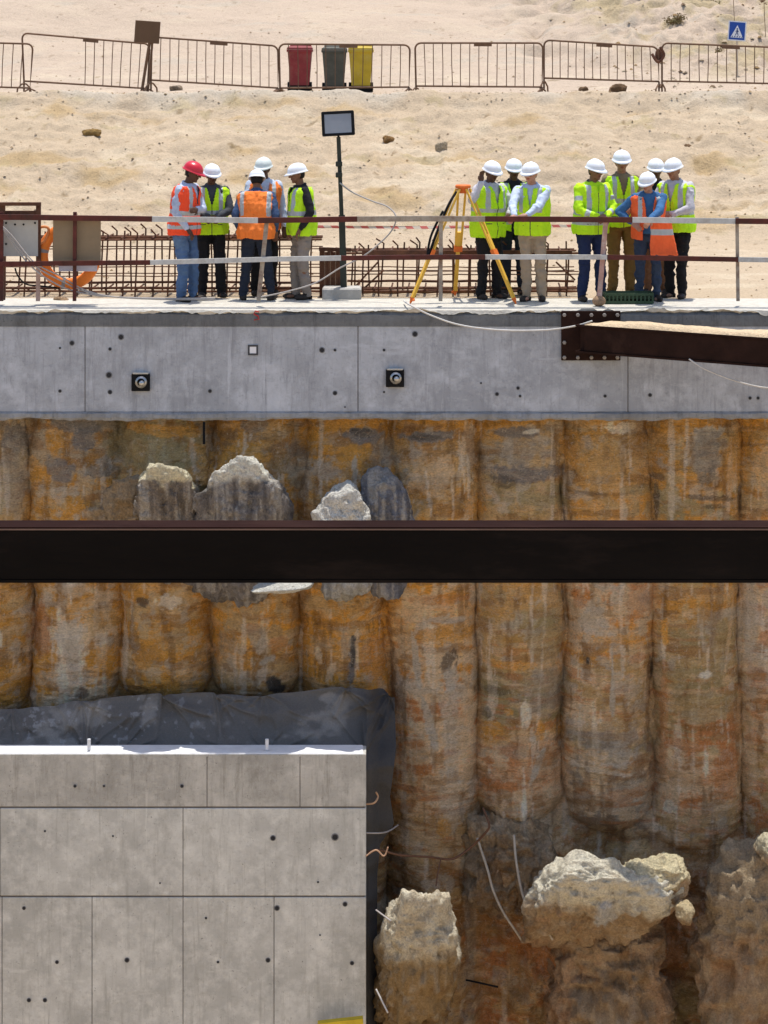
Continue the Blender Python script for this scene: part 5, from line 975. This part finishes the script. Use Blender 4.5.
    # ---- hair under the helmet
    mb = MB(); n0 = 20; vs = []; fs = []
    for i in range(7):
        a = math.radians(60+i*11)
        for j in range(n0): b0 = math.radians(10+160*j/(n0-1)); vs.append(hd(.079*math.sin(a)*math.cos(b0), -.02+.100*math.sin(a)*math.sin(b0), .16+.108*math.cos(a)))
    for i in range(6):
        for j in range(n0-1): fs.append((i*n0+j,i*n0+j+1,(i+1)*n0+j+1,(i+1)*n0+j))
    mb.add(vs, fs); ho = mb.build('hair', HAIR, e, True); md = ho.modifiers.new('t','SOLIDIFY'); md.thickness = .006; md.offset = 0
    # ---- helmet
    mb = MB(); nu, nv = 28, 10; vs = []; fs = []
    for i in range(nv+1):
        a = math.pi/2*i/nv
        for j in range(nu):
            b0 = 2*math.pi*j/nu; x_, y_ = math.sin(a)*math.cos(b0), math.sin(a)*math.sin(b0); rid = .006*max(0, 1-abs(x_)/.18)*(1 if i < nv-1 else 0)
            vs.append(hd(x_*(.107+.002*i/nv), -.012+y_*.130, .188+.108*math.cos(a)**.9+rid))
    k0 = len(vs)
    for (rx_, ry_, z_, fr_) in ((.118,.142,.183,.01),(.121,.146,.178,.045),(.118,.142,.172,.043)):
        for j in range(nu):
            b0 = 2*math.pi*j/nu; fr = max(0, -math.sin(b0))**1.5*fr_; vs.append(hd(math.cos(b0)*rx_, -.012+math.sin(b0)*ry_-fr, z_-fr*.35))
    for j in range(nu): vs.append(hd(math.cos(2*math.pi*j/nu)*.098, -.012+math.sin(2*math.pi*j/nu)*.12, .178))
    R_ = nv+1+4
    for i in range(R_-1):
        for j in range(nu): q2 = (j+1)%nu; fs.append((i*nu+j,(i+1)*nu+j,(i+1)*nu+q2,i*nu+q2))
    mb.add(vs, fs); hel = mb.build('helmet', helmet, e, True)
    # ---- shirt with sleeves
    mb = MB(); torso(mb, .002, .92, 1.48)
    for s_ in (0,1):
        mb.cap(sh[s_], .058*k*(.6+.4*g), el[s_], .052*k); w_ = el[s_].lerp(wr[s_], .93); mb.cap(el[s_], .052*k, w_, .036*k)
    V_, Nn, Fq = remesh(mb, .0115, 3); f_ = fbm(V_+px, (9,9,6), 3, 700+int(px)); V_ = V_+Nn*(.022*fbm(V_+px,(13,13,9),3,701,True))[:,None]*np.clip(f_+.6,0,1)[:,None]
    mi = None; ms_ = [shirt]
    if jacket:
        cen = V_[Fq].mean(1); mi = np.zeros(len(cen), int); ms_ = [shirt, SILV]
        for s_ in (0,1):
            for (pa, pb, t0, t1) in ((sh[s_],el[s_],.42,.62),(el[s_],wr[s_],.35,.6)):
                d = np.array(pb-pa); t = ((cen-np.array(pa))@d)/(d@d); dist = np.linalg.norm(cen-np.array(pa)-t[:,None]*d, axis=1); mi[(t>t0)&(t<t1)&(dist<.075)] = 1
    npmesh('jacket_sleeves' if jacket else 'shirt', V_, Fq, ms_, e, mi=mi)
    # collar
    mb = MB(); 
    cv = [bend((.07*k*math.cos(a), -.01*k+.066*k*math.sin(a), (1.478+.02*math.sin(a))*k), 1) for a in [math.radians(-70+320*i/14-90-0) for i in range(15)]]
    mb.tube([bend((.068*k*math.cos(a), .064*k*math.sin(a), (1.475+.018*math.sin(a))*k), 1) for a in np.linspace(-math.pi*.38, math.pi*1.38, 16)], .016*k, 7); mb.build('collar', shirt if not jacket else DARKZ, e, True)
    # ---- vest
    mb = MB(); torso(mb, .030, 0.84 if long_vest >= 0 else .92, 1.455, False, hemflare=.10)
    if long_vest: mb2 = None
    V_, Nn, Fq = remesh(mb, .0105, 3)
    if long_vest:
        lo_ = V_[:,2] < .98*k; V_[:,2] = np.where(lo_, V_[:,2]-(.98*k-V_[:,2])*long_vest, V_[:,2])
    V_ = V_+Nn*(.03*fbm(V_+px,(9,9,4.5),4,720+int(px),True)-.006)[:,None]
    cen = V_[Fq].mean(1)/k; a, b_, c_ = cen[:,0], -cen[:,1], cen[:,2]
    mi = np.zeros(len(cen), int); bot = V_[:,2].min()/k
    vb = (abs(a) > .085*g) & (abs(a) < .135*g) & (c_ > band[0]); hb = (c_ > band[0]-.025) & (c_ < band[0]+.03)
    if band[1] == 2.0: hb = hb & False; vb = (abs(a) > .125*g) & (abs(a) < .172*g) & (c_ > 1.12) if phi > 150 else vb & (c_ > 1.15)
    mi[vb] = 1; mi[hb] = 1
    if band[1] > .0 and not long_vest: mi[(c_ > band[1]-.075) & (c_ < band[1]-.03)] = 1 if band[1] != 1.0 else mi[(c_ > band[1]-.075) & (c_ < band[1]-.03)]
    mi[(b_ > .02) & (abs(a) < .007) & (c_ > bot)] = 2
    mi[(b_ > .0) & (abs(abs(a)-.11) < .035) & (abs(c_-(.97)) < .003)] = 2
    wv = np.clip((c_-(1.20 if not jacket else 1.36))/(1.45-1.20), 0, 2)*vneck+ (open_vest*np.clip((1.45-c_)/.5,0.2,1) if open_vest else 0)
    kill = (b_ > .0) & (abs(a) < wv) & ((c_ > 1.20) | (open_vest > 0))
    kill |= (c_ < bot+.012) | (c_ > 1.452)
    Fq = Fq[~kill]; mi = mi[~kill]
    V_ = np.array([bend(v)[:] for v in V_])
    vo = npmesh('vest' if not jacket else 'jacket_front', V_, Fq, [vest, SILV, DARKZ], e, mi=mi); md = vo.modifiers.new('t','SOLIDIFY'); md.thickness = .006; md.offset = -1
    # ---- trousers
    mb = MB(); m2 = MB(); m2.loft([((0,0,u*k),((a_*g+.004)*k,0,0),(0,(b2*g+.004)*k,0)) for u,a_,b2 in ((.80,.13,.10),(.86,.165,.115),(.93,.172,.120),(1.0,.164,.118))], 24); m2.v = [tuple(bend(v)) for v in m2.v]; mb.add(m2.v, m2.f)
    for s_ in (0,1):
        mb.cap(hips[s_]+Vector((0,0,-.03)), .098*k*(.5+.5*g), knee[s_], .073*k); mb.cap(knee[s_], .073*k, ank[s_]+Vector((0,0,.0)), .062*k)
    V_, Nn, Fq = remesh(mb, .0115, 3); V_ = V_+Nn*(.024*fbm(V_+px,(7,7,11),3,740+int(px),True)-.008)[:,None]
    V_[:,2] = np.maximum(V_[:,2], .045*k)
    npmesh('trousers', V_, Fq, trou, e)
    for s_ in (0,1):
        a_ = ank[s_]; tw = -.25 if s_ == 0 else .25; mb = MB(); dr = Vector((math.sin(tw), -math.cos(tw), 0)); sd2 = Vector((dr.y,-dr.x,0))
        mb.loft([(a_-dr*.055*k+Vector((0,0,-a_.z+.004)), sd2*.034*k, dr*.02*k),(a_-dr*.05*k+Vector((0,0,-a_.z+.05)), sd2*.04*k, dr*.03*k),(a_+Vector((0,0,-.02)), sd2*.045*k, dr*.055*k),(a_+Vector((0,0,.03)), sd2*.04*k, dr*.045*k)], 12)
        mb.ell(a_+dr*.07*k+Vector((0,0,-a_.z+.04)), (.048*k,.115*k,.042*k), Matrix.Rotation(tw,3,'Z'), 14, 8)
        mb.v = [(v[0],v[1],max(v[2],.006)) for v in mb.v]; mb.build('shoe', shoe or SHOE, e, True)
    return e, dict(bend=bend, hd=hd, wr=wr, k=k, el=el, w2l=w2l)
JEANS = fab('blue_jeans', (.075,.13,.24), .9, .25, (.16,.24,.36), .35, 5); DJEANS = fab('dark_jeans', (.035,.05,.085), .9, .2, (.07,.09,.14), .3, 6); BLACKT = fab('black_cloth', (.014,.013,.014)); BLACKS = fab('black_shirt', (.018,.017,.02))
KHAKI = fab('khaki_cloth', (.36,.28,.20), .9, .1); GREYK = fab('grey_khaki_cloth', (.25,.21,.18), .9, .12); LBLUE = fab('light_blue_shirt', (.50,.57,.70), .85, .08); CHECK = fab('pale_check_shirt', (.47,.53,.66), .85, .12, (.28,.33,.48), .4, 14)
NAVY = fab('navy_cloth', (.018,.028,.075)); DENIM = fab('denim_shirt', (.045,.13,.28), .85, .2); DENIM2 = fab('denim_shirt_dark', (.05,.085,.17), .85, .2); BROWNT = fab('brown_cloth', (.20,.115,.035)); RUSTT = fab('rust_brown_cloth', (.22,.11,.06)); LGREY = fab('pale_grey_shirt', (.50,.49,.52)); DGREY = fab('dark_grey_shirt', (.06,.065,.075)); OLIVES = fab('khaki_shirt', (.22,.17,.10))
RO2 = fab('coral_fabric', (.93,.15,.045), .8, .1)
DARKNAVY = fab('dark_navy_trousers', (.02,.025,.04))
# left group
person(184, 30.63, 1.86, 62, 6, 16, 12, 'dark', CHECK, RED_OR, JEANS, HRED, 'man in red hard hat, red orange vest and blue jeans, the only red hat', [('local',(-.17,-.16,.92),(-.3,.9,-.2)),('fold',)], feet=((-.10,.02),(.12,.06)), girth=1.08, band=(1.12,.99))
person(211, 31.13, 1.80, 8, 3, 13, 10, 'dark', DGREY, LIME, BLACKT, HWHITE, 'man in lime vest and black trousers right beside the red hatted man', [('clasp',),('clasp',)], feet=((-.11,.0),(.13,.05)), girth=1.08, band=(1.13,1.0))
person(256, 30.73, 1.74, 176, 9, 11, 6, 'brown', DENIM2, ORNG, DARKNAVY, HWHITE, 'man seen from behind in plain orange vest and dark navy trousers', [('local',(-.25,-.10,.93),(-.35,.9,0)),('local',(.25,-.14,.95),(.35,.9,0))], feet=((-.20,.0),(.17,.0)), girth=1.22, band=(1.16,2.0))
person(264, 31.43, 1.87, 10, 2, 8, -20, 'dark', LBLUE, ORNG, BLACKT, HGREY, 'man in orange vest half hidden behind the man seen from behind', [('clasp',),('down',)], girth=1.02)
person(302, 30.88, 1.81, -70, 2, 9, -4, 'brown', BLACKS, LIME, GREYK, HWHITE, 'man in lime vest, black sleeves and grey khaki trousers facing left, hands in pockets', [('pocket',),('pocket',)], feet=((-.08,.05),(.10,-.03)), girth=1.08, band=(1.12,1.0))
# middle group
person(488, 30.93, 1.85, 34, 4, 13, -6, 'dark', LGREY, LIME, BLACKT, HWHITE, 'man with raised hand in a long lime vest behind the yellow tripod', [('world',(PX(481,30.7),30.55,PZ(182,30.6)),(-.5,.1,-.9),(0,.0,1)),('local',(.10,-.30,1.08),(.8,.2,-.4))], feet=((-.11,.0),(.12,.03)), girth=1.16, long_vest=.35, band=(1.14,1.0))
person(513, 31.48, 1.85, 6, 3, 10, 0, 'dark', BLACKS, LIME, DARKNAVY, HWHITE, 'bearded looking man in open lime vest standing between his two neighbours', [('down',),('clasp',)], girth=1.0, open_vest=.05, band=(1.05,.99), roll=0)
pp, inf8 = person(533, 30.60, 1.85, -14, 8, 7, -14, 'light', LBLUE, LIME, KHAKI, HWHITE, 'man in lime vest, light blue sleeves and khaki trousers leaning on the rail, dark glasses', [('world',(PX(514,29.9),30.0,1.09),(-.9,.4,-.2),(-.2,-.9,-.3)),('world',(PX(524,29.95),30.03,1.12),(.95,.1,-.5),(-.8,-.5,-.25))], feet=((-.08,.0),(.10,-.06)), glasses=True, girth=1.08, band=(1.12,2.0), vneck=.042)
mb = MB(); q0, q1 = inf8['el'][1], inf8['wr'][1]; mb.tube([q0.lerp(q1,.9), q0.lerp(q1,.98)], .036, 10); mb.build('wrist_watch', BLACKS, pp)
# right group
person(591, 30.68, 1.88, 24, 5, 9, 14, 'brown', LIME, LIME, NAVY, HWHITE, 'man in long sleeved lime jacket and navy trousers, dark glasses, hands together', [('clasp',),('clasp',)], feet=((-.13,.0),(.14,.0)), glasses=True, girth=1.14, jacket=True, band=(1.10,1.03))
person(621, 31.33, 1.97, 6, 3, 7, -8, 'tan', OLIVES, LIME, BROWNT, HWHITE, 'tallest man in lime vest and brown trousers, dark glasses, behind the two at the rail', [('down',),('clasp',)], glasses=True, girth=1.0, band=(1.16,1.0))
pp, inf11 = person(648, 30.60, 1.74, -2, 14, 12, -28, 'light', DENIM, RO2, DJEANS, HWHITE, 'man in denim blue shirt and open orange vest leaning over the rail', [('local',(-.22,-.20,1.06),(-.9,.3,-.3)),('world',(PX(649,29.95),30.0,1.08),(.95,.0,-.35),(-.5,-.8,-.5))], feet=((-.12,.0),(.12,-.02)), glasses=True, girth=1.10, open_vest=.085, band=(1.15,2.0))
mb = MB(); q0, q1 = inf11['el'][1], inf11['wr'][1]; mb.tube([q0.lerp(q1,.88), q0.lerp(q1,.97)], .038, 10); mb.build('wrist_watch', BLACKS, pp)
mb = MB(); k0 = []   # loose vest front hanging forward over the rail
for i in range(9):
    t = i/8; c_ = Vector(P(661+3*t, 221+34*t, 30.12-.03*t)); wv = .135+.045*t
    k0.append((inf11['w2l'](c_), Vector((wv,.0,0)), Vector((0,.028+.012*math.sin(5*t),0))))
mb.loft(k0, 20); V_, Nn, Fq = remesh(mb, .011, 2); V_ = V_+Nn*(.02*fbm(V_,(12,12,3),3,780,True))[:,None]; cz = V_[Fq].mean(1)[:,2]; npmesh('vest_front_flap', V_, Fq, [RO2, SILV], pp, mi=((cz > PZ(235,30.1)) & (cz < PZ(229,30.1))).astype(int))
person(656, 31.53, 1.85, -12, 4, 8, 10, 'dark', BLACKS, LIME, RUSTT, HWHITE, 'man mostly hidden behind the denim shirted man, only dark face and hard hat clear', [('down',),('down',)], girth=1.0)
person(677, 31.03, 1.88, -32, 5, 10, -8, 'tan', LGREY, LIME, BLACKT, HWHITE, 'rightmost man, lime vest over pale grey sleeves and black trousers', [('clasp',),('clasp',)], feet=((-.09,.0),(.09,.04)), girth=1.10, band=(1.08,1.0))
